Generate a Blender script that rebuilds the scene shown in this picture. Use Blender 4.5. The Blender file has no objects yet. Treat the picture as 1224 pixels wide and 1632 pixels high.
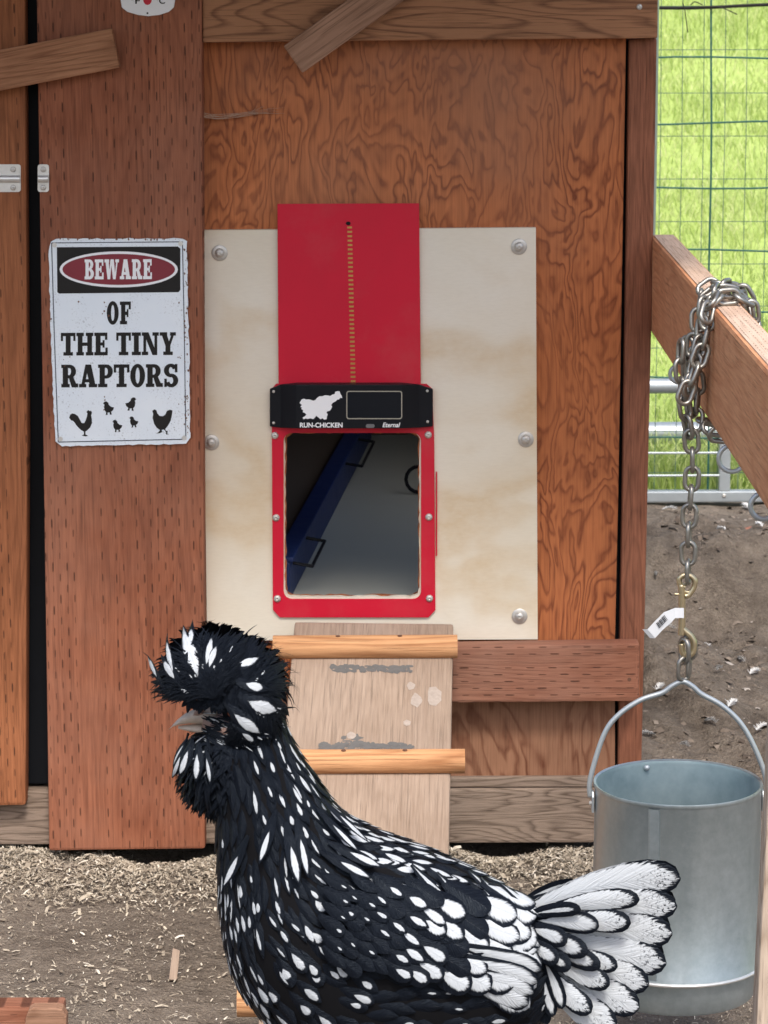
import bpy, bmesh, math, random
import numpy as np
from mathutils import Vector, Matrix, noise
from mathutils.bvhtree import BVHTree
random.seed(11)
R = math.radians
S = bpy.context.scene
C = S.collection

# ------------------------------------------------------------------ camera
FPX = 4700.0                       # focal length in photo pixels (1224 x 1632)
CAM_H, CAM_D = 1.354, 4.34         # height over the dirt, metres from the coop wall
PITCH = math.atan(893 / FPX); YAW = 35 / FPX; ROLL = -0.0055
CROT = Matrix.Rotation(YAW, 3, 'Z') @ Matrix.Rotation(math.pi/2 - PITCH, 3, 'X') @ Matrix.Rotation(ROLL, 3, 'Z')
CLOC = Vector((0, -CAM_D, CAM_H))
cd = bpy.data.cameras.new('camera'); cam = bpy.data.objects.new('camera', cd); C.objects.link(cam)
cam.matrix_world = Matrix.Translation(CLOC) @ CROT.to_4x4()
cd.sensor_fit = 'VERTICAL'; cd.sensor_height = 36; cd.lens = 36 * FPX / 1632
cd.clip_start = .05; cd.clip_end = 1000
cd.dof.use_dof = True; cd.dof.focus_distance = 3.6; cd.dof.aperture_fstop = 28
S.camera = cam
# ------------------------------------------------------------------ light
SUN_EL, SUN_AZ = R(56), R(172)     # azimuth measured like a compass: 0 = +Y, 90 = +X
w = bpy.data.worlds.new('World'); S.world = w; w.use_nodes = True
wn = w.node_tree
sky = wn.nodes.new('ShaderNodeTexSky'); sky.sky_type = 'NISHITA'; sky.sun_disc = False
sky.sun_elevation = SUN_EL; sky.sun_rotation = SUN_AZ
sky.air_density = 1.0; sky.dust_density = 4.0; sky.ozone_density = 1.0
bg = wn.nodes['Background']; bg.inputs[1].default_value = .12
wn.links.new(sky.outputs[0], bg.inputs[0])
ld = bpy.data.lights.new('sun', 'SUN'); ld.energy = 1.5; ld.angle = R(13); ld.color = (1, .965, .91)
sun = bpy.data.objects.new('sun', ld); C.objects.link(sun); sun.location = (-2, -6, 8)
sd = Vector((math.sin(SUN_AZ)*math.cos(SUN_EL), math.cos(SUN_AZ)*math.cos(SUN_EL), math.sin(SUN_EL)))
sun.rotation_euler = sd.to_track_quat('Z', 'Y').to_euler()
S.view_settings.view_transform = 'Standard'; S.view_settings.look = 'None'
S.view_settings.exposure = 1.1; S.view_settings.gamma = 1

# ------------------------------------------------------------------ pixel helpers
def ray(x, y):
    return (CROT @ Vector(((x-612)/FPX, -(y-816)/FPX, -1))).normalized()
def P(x, y, Y=0.0):                # the point of plane Y seen at photo pixel x, y
    d = ray(x, y); return CLOC + d * ((Y - CLOC.y) / d.y)
def G(x, y, z=0.0):                # the point of height z seen at that pixel
    d = ray(x, y); return CLOC + d * ((z - CLOC.z) / d.z)

# ------------------------------------------------------------------ mesh helpers
WL = {}
def wl(o): return WL[o.name] if o else Vector((0, 0, 0))
def link(o, parent, loc):
    C.objects.link(o); o.location = Vector(loc) - wl(parent); WL[o.name] = Vector(loc)
    if parent: o.parent = parent
def tag(o, label=None, cat=None, group=None, kind=None):
    if label: o['label'] = label
    if cat: o['category'] = cat
    if group: o['group'] = group
    if kind: o['kind'] = kind
    return o
def thing(name, loc, label, cat, group=None):
    o = bpy.data.objects.new(name, None); o.empty_display_size = .05; link(o, None, loc)
    return tag(o, label, cat, group)
def mk(name, V, Fc, mat, parent=None, smooth=False, bevel=0, seg=2, auto=None, uv=None):
    V = [Vector(v) for v in V]
    lo = Vector([min(v[i] for v in V) for i in range(3)]); hi = Vector([max(v[i] for v in V) for i in range(3)])
    c = (lo + hi) / 2
    me = bpy.data.meshes.new(name); me.from_pydata([v - c for v in V], [], Fc)
    bm = bmesh.new(); bm.from_mesh(me)
    if uv is None: bmesh.ops.recalc_face_normals(bm, faces=bm.faces)
    if bevel:
        es = [e for e in bm.edges if len(e.link_faces) == 2 and e.calc_face_angle(0) > R(35)]
        bmesh.ops.bevel(bm, geom=es, offset=bevel, segments=seg, affect='EDGES', profile=.6, clamp_overlap=True)
    bm.to_mesh(me); bm.free()
    me.materials.append(mat)
    if smooth: me.polygons.foreach_set('use_smooth', [True]*len(me.polygons))
    if auto is not None and smooth:
        me.set_sharp_from_angle(angle=R(auto))
    o = bpy.data.objects.new(name, me); link(o, parent, c); return o
def inst(name, me, mw, parent=None):
    o = bpy.data.objects.new(name, me); C.objects.link(o)
    loc = mw.to_translation(); WL[o.name] = loc
    o.matrix_local = Matrix.Translation(-wl(parent)) @ mw
    if parent: o.parent = parent
    return o
def prism(pts, y0, y1):            # pts: (x, z) loop; extruded from y0 to y1
    n = len(pts)
    V = [(p[0], y0, p[1]) for p in pts] + [(p[0], y1, p[1]) for p in pts]
    Fc = [list(range(n)), list(range(2*n-1, n-1, -1))] + [[i, (i+1) % n, n+(i+1) % n, n+i] for i in range(n)]
    return V, Fc
def pxz(pts, Y): return [(q.x, q.z) for q in (P(x, y, Y) for x, y in pts)]
def board(name, pts, Yf, thick, mat, parent=None, bevel=.003, **k):   # outline in pixels on the plane Yf, thickness behind it
    V, Fc = prism(pxz(pts, Yf), Yf, Yf + thick)
    return mk(name, V, Fc, mat, parent, bevel=bevel, **k)
def rect(x0, y0, x1, y1): return [(x0, y0), (x1, y0), (x1, y1), (x0, y1)]
def box(name, lo, hi, mat, parent=None, bevel=.003, **k):
    V, Fc = prism([(lo[0], lo[2]), (hi[0], lo[2]), (hi[0], hi[2]), (lo[0], hi[2])], lo[1], hi[1])
    return mk(name, V, Fc, mat, parent, bevel=bevel, **k)
def rrect(x0, y0, x1, y1, r, n=5):
    pts = []
    for cx, cy, a0 in ((x1-r, y0+r, -90), (x1-r, y1-r, 0), (x0+r, y1-r, 90), (x0+r, y0+r, 180)):
        for i in range(n+1):
            a = R(a0 + 90*i/n); pts.append((cx + r*math.cos(a), cy + r*math.sin(a)))
    return pts
def holed(name, outer, inner, Yf, thick, mat, parent=None):  # plate with a hole, both outlines in pixels
    bm = bmesh.new(); rings = []
    for Y in (Yf, Yf + thick):
        row = []
        for loop in (outer, inner):
            row.append([bm.verts.new((q[0], Y, q[1])) for q in pxz(loop, Yf)])
        rings.append(row)
    for row in rings:
        es = []
        for l in row:
            es += [bm.edges.new((l[i], l[(i+1) % len(l)])) for i in range(len(l))]
        bmesh.ops.triangle_fill(bm, edges=es, use_beauty=True)
    for k in (0, 1):
        a, b = rings[0][k], rings[1][k]
        for i in range(len(a)):
            j = (i+1) % len(a); bm.faces.new((a[i], a[j], b[j], b[i]))
    bm.verts.index_update()
    V = [v.co.copy() for v in bm.verts]; Fc = [[v.index for v in f.verts] for f in bm.faces]; bm.free()
    return mk(name, V, Fc, mat, parent)
def frames(pts, closed=False):
    n = len(pts); T = []
    for i in range(n):
        a = pts[(i-1) % n] if closed or i > 0 else pts[0]
        b = pts[(i+1) % n] if closed or i < n-1 else pts[-1]
        T.append((b - a).normalized())
    u = T[0].orthogonal().normalized(); U = []
    for t in T:
        u = (u - t * u.dot(t))
        u = u.normalized() if u.length > 1e-6 else t.orthogonal().normalized()
        U.append(u.copy())
    return T, U
def tube(pts, r, n=8, closed=False):
    pts = [Vector(p) for p in pts]; T, U = frames(pts, closed); m = len(pts); V = []; Fc = []
    rr = r if isinstance(r, (list, tuple)) else [r]*m
    for i in range(m):
        w_ = T[i].cross(U[i])
        for k in range(n):
            a = 2*math.pi*k/n; V.append(pts[i] + (U[i]*math.cos(a) + w_*math.sin(a))*rr[i])
    for i in range(m if closed else m-1):
        j = (i+1) % m
        for k in range(n):
            l = (k+1) % n; Fc.append([i*n+k, i*n+l, j*n+l, j*n+k])
    if not closed:
        Fc.append(list(range(n-1, -1, -1))); Fc.append([(m-1)*n+k for k in range(n)])
    return V, Fc
def lathe(prof, n=48, axis=(0, 0, 0)):   # prof: (radius, z); a zero radius closes the end
    V = []; Fc = []; ax = Vector(axis)
    for r, z in prof:
        for k in range(n):
            a = 2*math.pi*k/n; V.append(ax + Vector((r*math.cos(a), r*math.sin(a), z)))
    for i in range(len(prof)-1):
        for k in range(n):
            l = (k+1) % n; Fc.append([i*n+k, i*n+l, (i+1)*n+l, (i+1)*n+k])
    return V, Fc
def join(*vf):
    V = []; Fc = []
    for v, f in vf:
        o = len(V); V += list(v); Fc += [[i+o for i in q] for q in f]
    return V, Fc
def spline(pts, m=8):
    pts = [Vector(p) for p in pts]; out = []
    for i in range(len(pts)-1):
        p0 = pts[max(i-1, 0)]; p1 = pts[i]; p2 = pts[i+1]; p3 = pts[min(i+2, len(pts)-1)]
        for k in range(m):
            t = k/m
            out.append(.5*((2*p1) + (p2-p0)*t + (2*p0-5*p1+4*p2-p3)*t*t + (3*p1-p0-3*p2+p3)*t**3))
    out.append(pts[-1]); return out

# ------------------------------------------------------------------ materials
class N:
    def __init__(s, name):
        s.m = bpy.data.materials.new(name); s.m.use_nodes = True; s.t = s.m.node_tree; s.b = s.t.nodes['Principled BSDF']
    def n(s, typ, **k):
        x = s.t.nodes.new('ShaderNode' + typ)
        for a, v in k.items(): setattr(x, a, v)
        return x
    def put(s, sock, v):
        if isinstance(v, bpy.types.NodeSocket): s.t.links.new(v, sock)
        elif v is not None:
            try: sock.default_value = v
            except Exception: sock.default_value = (v[0], v[1], v[2], 1)
    def math(s, op, a, b=None, c=None, clamp=False):
        x = s.n('Math', operation=op, use_clamp=clamp)
        s.put(x.inputs[0], a); s.put(x.inputs[1], b); s.put(x.inputs[2], c); return x.outputs[0]
    def mix(s, f, a, b, typ='MIX'):
        x = s.n('MixRGB', blend_type=typ); s.put(x.inputs[0], f); s.put(x.inputs[1], a); s.put(x.inputs[2], b); return x.outputs[0]
    def noise(s, vec, scale, detail=4, rough=.6, dist=0):
        x = s.n('TexNoise'); s.put(x.inputs['Vector'], vec); x.inputs['Scale'].default_value = scale
        x.inputs['Detail'].default_value = detail; x.inputs['Roughness'].default_value = rough; x.inputs['Distortion'].default_value = dist
        return x.outputs['Fac']
    def ramp(s, f, stops, interp='LINEAR'):
        x = s.n('ValToRGB'); x.color_ramp.interpolation = interp; e = x.color_ramp.elements
        while len(e) < len(stops): e.new(.5)
        for q, (p, c) in zip(e, stops):
            q.position = p; q.color = (c[0], c[1], c[2], 1) if isinstance(c, (tuple, list)) else (c, c, c, 1)
        s.put(x.inputs[0], f); return x.outputs[0]
    def obj(s, scale=(1, 1, 1), loc=(0, 0, 0)):
        tc = s.n('TexCoord'); mp = s.n('Mapping'); mp.inputs['Scale'].default_value = scale; mp.inputs['Location'].default_value = loc
        s.t.links.new(tc.outputs['Object'], mp.inputs[0]); return mp.outputs[0]
    def objrand(s):                # object coordinates shifted by a per-object random, so alike boards differ
        tc = s.n('TexCoord'); oi = s.n('ObjectInfo'); mu = s.n('VectorMath', operation='MULTIPLY_ADD')
        cb = s.n('CombineXYZ')
        for i in range(3): s.put(cb.inputs[i], s.math('MULTIPLY', oi.outputs['Random'], (7.3, 3.1, 5.7)[i]))
        ad = s.n('VectorMath', operation='ADD'); s.t.links.new(tc.outputs['Object'], ad.inputs[0]); s.t.links.new(cb.outputs[0], ad.inputs[1])
        return ad.outputs[0]
    def vmul(s, v, k):
        x = s.n('VectorMath', operation='MULTIPLY'); s.put(x.inputs[0], v); x.inputs[1].default_value = k; return x.outputs[0]
    def xyz(s, v):
        x = s.n('SeparateXYZ'); s.put(x.inputs[0], v); return x.outputs
    def bump(s, h, strength=.3, dist=.002):
        x = s.n('Bump'); x.inputs['Strength'].default_value = strength; x.inputs['Distance'].default_value = dist
        s.put(x.inputs['Height'], h); s.t.links.new(x.outputs[0], s.b.inputs['Normal'])
    def done(s, col=None, rough=None, metal=None, spec=None):
        if col is not None: s.put(s.b.inputs['Base Color'], col)
        if rough is not None: s.put(s.b.inputs['Roughness'], rough)
        if metal is not None: s.put(s.b.inputs['Metallic'], metal)
        if spec is not None: s.b.inputs['Specular IOR Level'].default_value = spec
        return s.m

def wood(name, dark, light, axis='Z', fine=1.0, incise=False, grey=None, greyamt=0, rough=.78, rings=0.5, spec=.25, dust=0.0, dustc=(.42, .33, .27)):
    s = N(name); v = s.objrand()
    k = {'Z': (1, 1, .05), 'X': (.05, 1, 1), 'Y': (1, .05, 1)}[axis]
    k2 = {'Z': (1, 1, .12), 'X': (.12, 1, 1), 'Y': (1, .12, 1)}[axis]
    g1 = s.noise(s.vmul(v, k), 260*fine, 4, .65)
    warp = s.noise(s.vmul(v, k2), 9*fine, 2, .5)
    bands = s.math('SUBTRACT', 1, s.ramp(s.math('FRACT', s.math('MULTIPLY', warp, 24)), [(0, .2), (.1, 0), (.5, .12), (.84, 1.0), (1.0, .2)]))
    blotch = s.noise(v, 5, 4, .6)
    f = s.math('ADD', s.math('MULTIPLY', g1, .75), s.math('MULTIPLY', bands, rings*.45))
    f = s.math('ADD', f, s.math('MULTIPLY', s.math('SUBTRACT', blotch, .5), .7))
    col = s.ramp(f, [(.28, dark), (.78, light)])
    g2 = s.noise(s.vmul(v, {'Z': (1, 1, .018), 'X': (.018, 1, 1), 'Y': (1, .018, 1)}[axis]), 520*fine, 3, .6)
    pore = s.math('MULTIPLY', s.ramp(g2, [(.34, 1.0), (.44, 0.0)]), s.ramp(blotch, [(.3, .3), (.6, 1.0)]))
    col = s.mix(s.math('MULTIPLY', pore, .55), col, tuple(c*.38 for c in dark))
    h = s.math('ADD', g1, s.math('MULTIPLY', bands, .35))
    h = s.math('SUBTRACT', h, s.math('MULTIPLY', pore, .6))
    if grey:
        gm = s.ramp(s.noise(s.vmul(v, k2), 7, 5, .65), [(.62 - greyamt*.5, 0.0), (.9 - greyamt*.4, 1.0)])
        col = s.mix(s.math('MULTIPLY', gm, .85), col, grey)
    if dust:
        dm = s.ramp(s.noise(v, 3.2, 5, .62), [(.4, 0.0), (.75, 1.0)])
        col = s.mix(s.math('MULTIPLY', dm, dust), col, dustc)
    if incise:
        x = s.xyz(v); a, b = {'Z': (0, 2), 'X': (2, 0), 'Y': (0, 1)}[axis]
        cx = s.math('MULTIPLY', x[a], 1/(.0072 if incise == 2 else .0105)); ci = s.math('FLOOR', cx); fx = s.math('SUBTRACT', s.math('FRACT', cx), .5)
        wnz = s.n('TexWhiteNoise', noise_dimensions='1D'); s.put(wnz.inputs['W'], ci)
        keep = s.math('GREATER_THAN', wnz.outputs['Value'], -1 if incise == 2 else .27)
        st = s.math('MULTIPLY', ci, .5); st = s.math('ADD', st, s.math('MULTIPLY', wnz.outputs['Value'], .16))
        cz = s.math('ADD', s.math('MULTIPLY', x[b], 1/(.018 if incise == 2 else .033)), st); fz = s.math('SUBTRACT', s.math('FRACT', cz), .5)
        cb = s.n('CombineXYZ'); s.put(cb.inputs[0], ci); s.put(cb.inputs[1], s.math('FLOOR', cz))
        w2 = s.n('TexWhiteNoise', noise_dimensions='2D'); s.put(w2.inputs['Vector'], cb.outputs[0])
        hw = s.math('MULTIPLY_ADD', w2.outputs['Value'], .04, .07)
        hl = s.math('MULTIPLY_ADD', w2.outputs['Value'], .09, .14)
        wob = s.math('MULTIPLY', s.math('SUBTRACT', g1, .5), .15)
        e = s.math('ADD', s.math('POWER', s.math('DIVIDE', s.math('ABSOLUTE', s.math('ADD', fx, wob)), hw), 2),
                   s.math('POWER', s.math('DIVIDE', s.math('ABSOLUTE', fz), hl), 4))
        m_ = s.math('MULTIPLY', s.math('SUBTRACT', 1.3, e, clamp=True), keep, clamp=True)
        m_ = s.math('MULTIPLY', m_, s.math('MULTIPLY_ADD', w2.outputs['Value'], .5, .5))
        col = s.mix(s.math('MULTIPLY', m_, .85), col, (.05, .018, .01))
        h = s.math('SUBTRACT', h, s.math('MULTIPLY', m_, 2.2))
    s.bump(h, .45, .0016)
    return s.done(col, s.math('MULTIPLY_ADD', g1, .2, rough-.1), spec=spec)

def veneer(name, base, figure, dust=None, freq=9, lines=7.0, contrast=1.0, light=None, flatx=False):   # rotary-cut plywood face: contour-like figure
    s = N(name); v = s.objrand()
    k1, k2, k3 = ((.62, 1, 1), (.3, 1, 1), (.2, 1, 1)) if flatx else ((1, 1, .36), (1, 1, .1), (1, 1, .03))
    n1 = s.noise(s.vmul(v, k1), freq, 3.2, .55, .45)
    n2 = s.noise(s.vmul(v, k2), 3.0, 2, .5)
    ph = s.math('ADD', s.math('MULTIPLY', n1, lines), s.math('MULTIPLY', n2, lines*.9))
    fr = s.math('FRACT', ph)
    lm = s.ramp(fr, [(0, .25), (.10, 0), (.40, .08), (.62, .38), (.80, 1.0), (.93, .72), (1.0, .25)])
    lm = s.math('MULTIPLY', lm, s.ramp(s.noise(v, 6, 4, .6), [(.25, .35), (.65, 1.0)]))
    gr = s.noise(s.vmul(v, k3), 420, 3, .6)
    lm = s.math('MULTIPLY', lm, s.math('MULTIPLY_ADD', s.noise(s.vmul(v, k1), 120, 4, .7), 1.1, .42), clamp=True)
    bl = s.noise(v, 2.6, 4, .6)
    b2 = s.mix(s.ramp(bl, [(.35, 0), (.7, 1)]), base, light or tuple(min(1, c*1.35) for c in base))
    col = s.mix(s.math('MULTIPLY', lm, contrast, clamp=True), b2, figure)
    col = s.mix(s.math('MULTIPLY', s.ramp(gr, [(.35, 1), (.6, 0)]), .05 if flatx else .28), col, tuple(c*.45 for c in figure))
    if dust:
        dm = s.ramp(s.noise(v, 2.2, 4, .55), [(.45, 0.0), (.72, 1.0)])
        col = s.mix(s.math('MULTIPLY', dm, .55), col, dust)
    s.bump(s.math('SUBTRACT', gr, s.math('MULTIPLY', lm, .5)), .06 if flatx else .25, .001)
    return s.done(col, .72, spec=.25)

def plain(name, col, rough=.5, metal=0, var=.12, scale=40, bump=0, spec=.5, dirt=None, dirtamt=0):
    s = N(name); v = s.objrand(); n_ = s.noise(v, scale, 5, .62)
    c = s.mix(n_, tuple(x*(1-var) for x in col), tuple(min(1, x*(1+var)) for x in col))
    if dirt:
        dm = s.ramp(s.noise(v, scale*.35, 6, .7), [(.5, 0), (.72, 1)]); c = s.mix(s.math('MULTIPLY', dm, dirtamt), c, dirt)
    if bump: s.bump(n_, bump, .001)
    return s.done(c, s.math('MULTIPLY_ADD', n_, .2, rough-.1), metal, spec)

M = {}
M['ply'] = veneer('stained plywood', (.415, .138, .05), (.165, .042, .016), dust=(.33, .165, .10), freq=14, lines=14, contrast=1.0)
M['ply_low'] = veneer('stained plywood low', (.27, .135, .078), (.13, .045, .022), freq=11, lines=8)
M['pale'] = veneer('raw plywood', (.69, .62, .49), (.58, .43, .25), freq=3.6, lines=3.2, contrast=.7, light=(.74, .695, .595), flatx=True)
M['red_v'] = wood('red stained board', (.185, .058, .028), (.36, .132, .068), 'Z', incise=True, rings=.32, dust=.4, dustc=(.36, .19, .13))
M['red_v2'] = wood('orange stained board', (.20, .07, .028), (.40, .15, .065), 'Z', incise=True, rings=.35)
M['red_p'] = wood('red stained post', (.14, .052, .028), (.33, .13, .072), 'Z', rings=.3, fine=1.3)
M['red_x'] = wood('red stained rail', (.18, .064, .035), (.33, .145, .088), 'X', incise=True, rings=.3, dust=.5, dustc=(.32, .19, .14))
M['top'] = wood('weathered brown beam', (.13, .056, .029), (.34, .165, .085), 'X', rings=1.1, fine=1.15)
M['turn'] = wood('turn button wood', (.21, .088, .042), (.42, .205, .11), 'X', rings=.5)
M['turn2'] = wood('dusty turn button wood', (.21, .11, .066), (.38, .22, .145), 'X', rings=.5)
M['base'] = wood('grey weathered beam', (.10, .07, .05), (.26, .195, .15), 'X', rings=.9, fine=2.2)
M['rail_y'] = wood('run rail wood', (.48, .205, .10), (.70, .37, .205), 'Y', rings=.35)
M['rail_top'] = wood('run rail top edge', (.48, .33, .24), (.66, .51, .40), 'Y', rings=.3, incise=2)
M['ramp'] = wood('ramp board', (.24, .17, .122), (.41, .31, .235), 'Z', rings=.16, dust=.35, dustc=(.36, .285, .23))
M['rung'] = wood('rung wood', (.33, .145, .06), (.56, .30, .145), 'X', rings=.8, fine=.9)
M['postgrey'] = wood('weathered run post', (.27, .2, .145), (.52, .42, .33), 'Z', rings=.7)
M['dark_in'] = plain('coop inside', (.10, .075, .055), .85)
M['vinyl'] = plain('grey floor lining', (.42, .44, .39), .7, var=.06, scale=12, spec=.25)
M['blue'] = plain('blue plastic', (.006, .022, .105), .5, var=.08)
M['blackp'] = plain('black plastic', (.010, .011, .014), .42, var=.1, spec=.12)
M['black_in'] = plain('black fill', (.006, .007, .009), .55, spec=.12)
M['screen'] = plain('solar screen', (.012, .014, .018), .18, var=.05, spec=.12)
M['grey_line'] = plain('grey print', (.35, .33, .27), .5)
M['whitep'] = plain('white print', (.80, .81, .82), .55, var=.03)
M['red'] = plain('red enamel', (.54, .005, .028), .5, var=.10, scale=14, spec=.3, dirt=(.50, .09, .09), dirtamt=.35)
M['brass'] = plain('brass slots', (.50, .28, .08), .4, .6)
M['zinc'] = plain('zinc screw', (.55, .53, .49), .48, .6, var=.2, scale=300)
M['galv'] = plain('galvanised pipe', (.40, .44, .46), .42, .55, var=.12, scale=30)
M['steel'] = plain('zinc plated latch', (.66, .66, .64), .35, .6, var=.2, scale=60)
M['chain'] = plain('dull steel chain', (.30, .29, .265), .38, .85, var=.3, scale=140)
M['snap'] = plain('yellow zinc snap', (.56, .47, .30), .32, .85, var=.2, scale=120)
M['greenwire'] = plain('green coated wire', (.022, .10, .085), .45, spec=.3)
M['finewire'] = plain('thin grey wire', (.10, .17, .12), .5, .3)
M['tagm'] = plain('white tag', (.78, .80, .82), .5, var=.04)
M['web'] = plain('dusty cobweb', (.36, .23, .16), .95, var=.2)
M['beak'] = plain('horn beak', (.44, .36, .29), .45, var=.35, scale=110, dirt=(.20, .16, .14), dirtamt=.5)
M['skin'] = plain('pink face skin', (.24, .15, .12), .6, var=.5, scale=120, bump=.8)
M['eye'] = plain('eye', (.25, .06, .02), .08)
M['pupil'] = plain('pupil', (.004, .004, .004), .05)
M['shank'] = plain('slate shank', (.16, .17, .19), .5, var=.2, scale=90, bump=.4)
M['charcoal'] = plain('charcoal print', (.022, .021, .02), .5, spec=.12)
M['maroon'] = plain('maroon print', (.20, .014, .028), .45)
M['navy'] = plain('navy line', (.02, .028, .05), .5)
M['rust'] = plain('rust', (.13, .055, .03), .8)
M['stick'] = plain('red brown stick', (.24, .10, .065), .7)
M['fluff'] = plain('white down', (.60, .60, .59), .9, var=.06)
M['shade_roof'] = plain('roof sheet', (.16, .15, .14), .6)

def sign_white():
    s = N('worn white enamel'); v = s.objrand()
    c = s.mix(s.noise(v, 14, 3), (.68, .76, .83), (.80, .85, .88))
    sp = s.ramp(s.noise(v, 300, 6, .8), [(.36, 1), (.44, 0)])
    zone = s.ramp(s.noise(v, 22, 4, .6), [(.44, 0), (.62, 1)])
    c = s.mix(s.math('MULTIPLY', sp, zone), c, (.10, .09, .085))
    return s.done(c, .38, spec=.4)
M['signw'] = sign_white()
def galv_sheet():
    s = N('galvanised sheet'); v = s.objrand()
    a = s.noise(s.vmul(v, (1, 1, .25)), 12, 5, .6, .4); b = s.noise(v, 90, 4, .7)
    f = s.math('MULTIPLY_ADD', b, .35, s.math('MULTIPLY', a, .75))
    c = s.ramp(f, [(.3, (.27, .325, .345)), (.5, (.345, .405, .425)), (.72, (.47, .53, .55))])
    sp = s.ramp(s.noise(v, 60, 6, .8), [(.70, 0), (.76, 1)])
    c = s.mix(s.math('MULTIPLY', sp, .6), c, (.82, .84, .84))
    s.bump(a, .12, .003)
    return s.done(c, s.math('MULTIPLY_ADD', b, .2, .28), .72, .5)
M['bucket'] = galv_sheet()
def bucket_in():
    s = N('dull zinc lining'); v = s.objrand()
    c = s.ramp(s.noise(v, 16, 5, .65), [(.3, (.15, .215, .235)), (.7, (.27, .345, .365))])
    return s.done(c, .5, .35)
M['bucket_in'] = bucket_in()
def dirt():
    s = N('run dirt'); v = s.obj()
    a = s.noise(v, 2.2, 5, .6); b = s.noise(v, 34, 6, .7); c_ = s.noise(v, 210, 3, .6)
    f = s.math('ADD', s.math('MULTIPLY', a, .35), s.math('ADD', s.math('MULTIPLY', b, .4), s.math('MULTIPLY', c_, .25)))
    col = s.ramp(f, [(.32, (.09, .07, .054)), (.5, (.225, .185, .147)), (.68, (.36, .31, .25))])
    fl = s.ramp(s.noise(v, 150, 2, .5), [(.635, 0), (.68, 1)])
    col = s.mix(s.math('MULTIPLY', fl, .35), col, (.44, .37, .29))
    dark_patch = s.ramp(s.noise(v, 3.1, 6, .72, .4), [(.46, 0), (.62, 1)])
    rear_dark = s.math('ADD', s.math('SUBTRACT', s.xyz(v)[1], 58.45 + .1), s.math('MULTIPLY', s.math('SUBTRACT', s.noise(v, 2.0, 4), .5), 1.2))   # soil colour darkens behind the coop front, edge broken by noise
    rear_dark = s.math('MULTIPLY_ADD', s.ramp(rear_dark, [(0, 0), (.5, 1)]), .55, .28)
    col = s.mix(s.math('MULTIPLY', s.math('ADD', s.math('MULTIPLY', dark_patch, .75), .25), rear_dark), col, (.062, .049, .039))
    s.bump(s.math('ADD', b, s.math('MULTIPLY', c_, .5)), 1.0, .016)
    return s.done(col, .93, spec=.15)
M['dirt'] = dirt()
def turf():
    s = N('meadow turf'); v = s.obj()
    f = s.math('ADD', s.math('MULTIPLY', s.noise(v, 1.1, 4, .6), .5), s.math('MULTIPLY', s.noise(v, 40, 4, .7), .5))
    return s.done(s.ramp(f, [(.3, (.26, .35, .085)), (.7, (.42, .52, .16))]), .9, spec=.2)
M['turf'] = turf()
def blades():
    s = N('grass blades'); v = s.obj()
    g = s.n('NewGeometry'); rnd = g.outputs['Random Per Island']
    f = s.math('ADD', s.math('MULTIPLY', rnd, .55), s.math('MULTIPLY', s.noise(v, 1.6, 4, .6), .6))
    col = s.ramp(f, [(.2, (.24, .33, .07)), (.5, (.42, .53, .15)), (.85, (.62, .65, .32))])
    s.b.inputs['Transmission Weight'].default_value = 0
    tr = s.n('BsdfTranslucent'); s.put(tr.inputs[0], col)
    mx = s.n('MixShader'); mx.inputs[0].default_value = .35
    s.t.links.new(s.b.outputs[0], mx.inputs[1]); s.t.links.new(tr.outputs[0], mx.inputs[2])
    s.t.links.new(mx.outputs[0], s.t.nodes['Material Output'].inputs[0])
    return s.done(col, .6, spec=.3)
M['blade'] = blades()
def shav():
    s = N('wood shavings'); g = s.n('NewGeometry')
    col = s.ramp(g.outputs['Random Per Island'], [(0, (.19, .156, .118)), (.45, (.36, .305, .235)), (.85, (.52, .455, .355)), (1, (.72, .66, .56))])
    return s.done(col, .85, spec=.2)
M['shav'] = shav()
def pebble():
    s = N('dirt crumbs'); g = s.n('NewGeometry')
    col = s.ramp(g.outputs['Random Per Island'], [(0, (.075, .058, .046)), (.55, (.15, .12, .096)), (.92, (.22, .18, .145)), (1, (.40, .36, .32))])
    return s.done(col, .95, spec=.15)
M['crumb'] = pebble()
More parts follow.
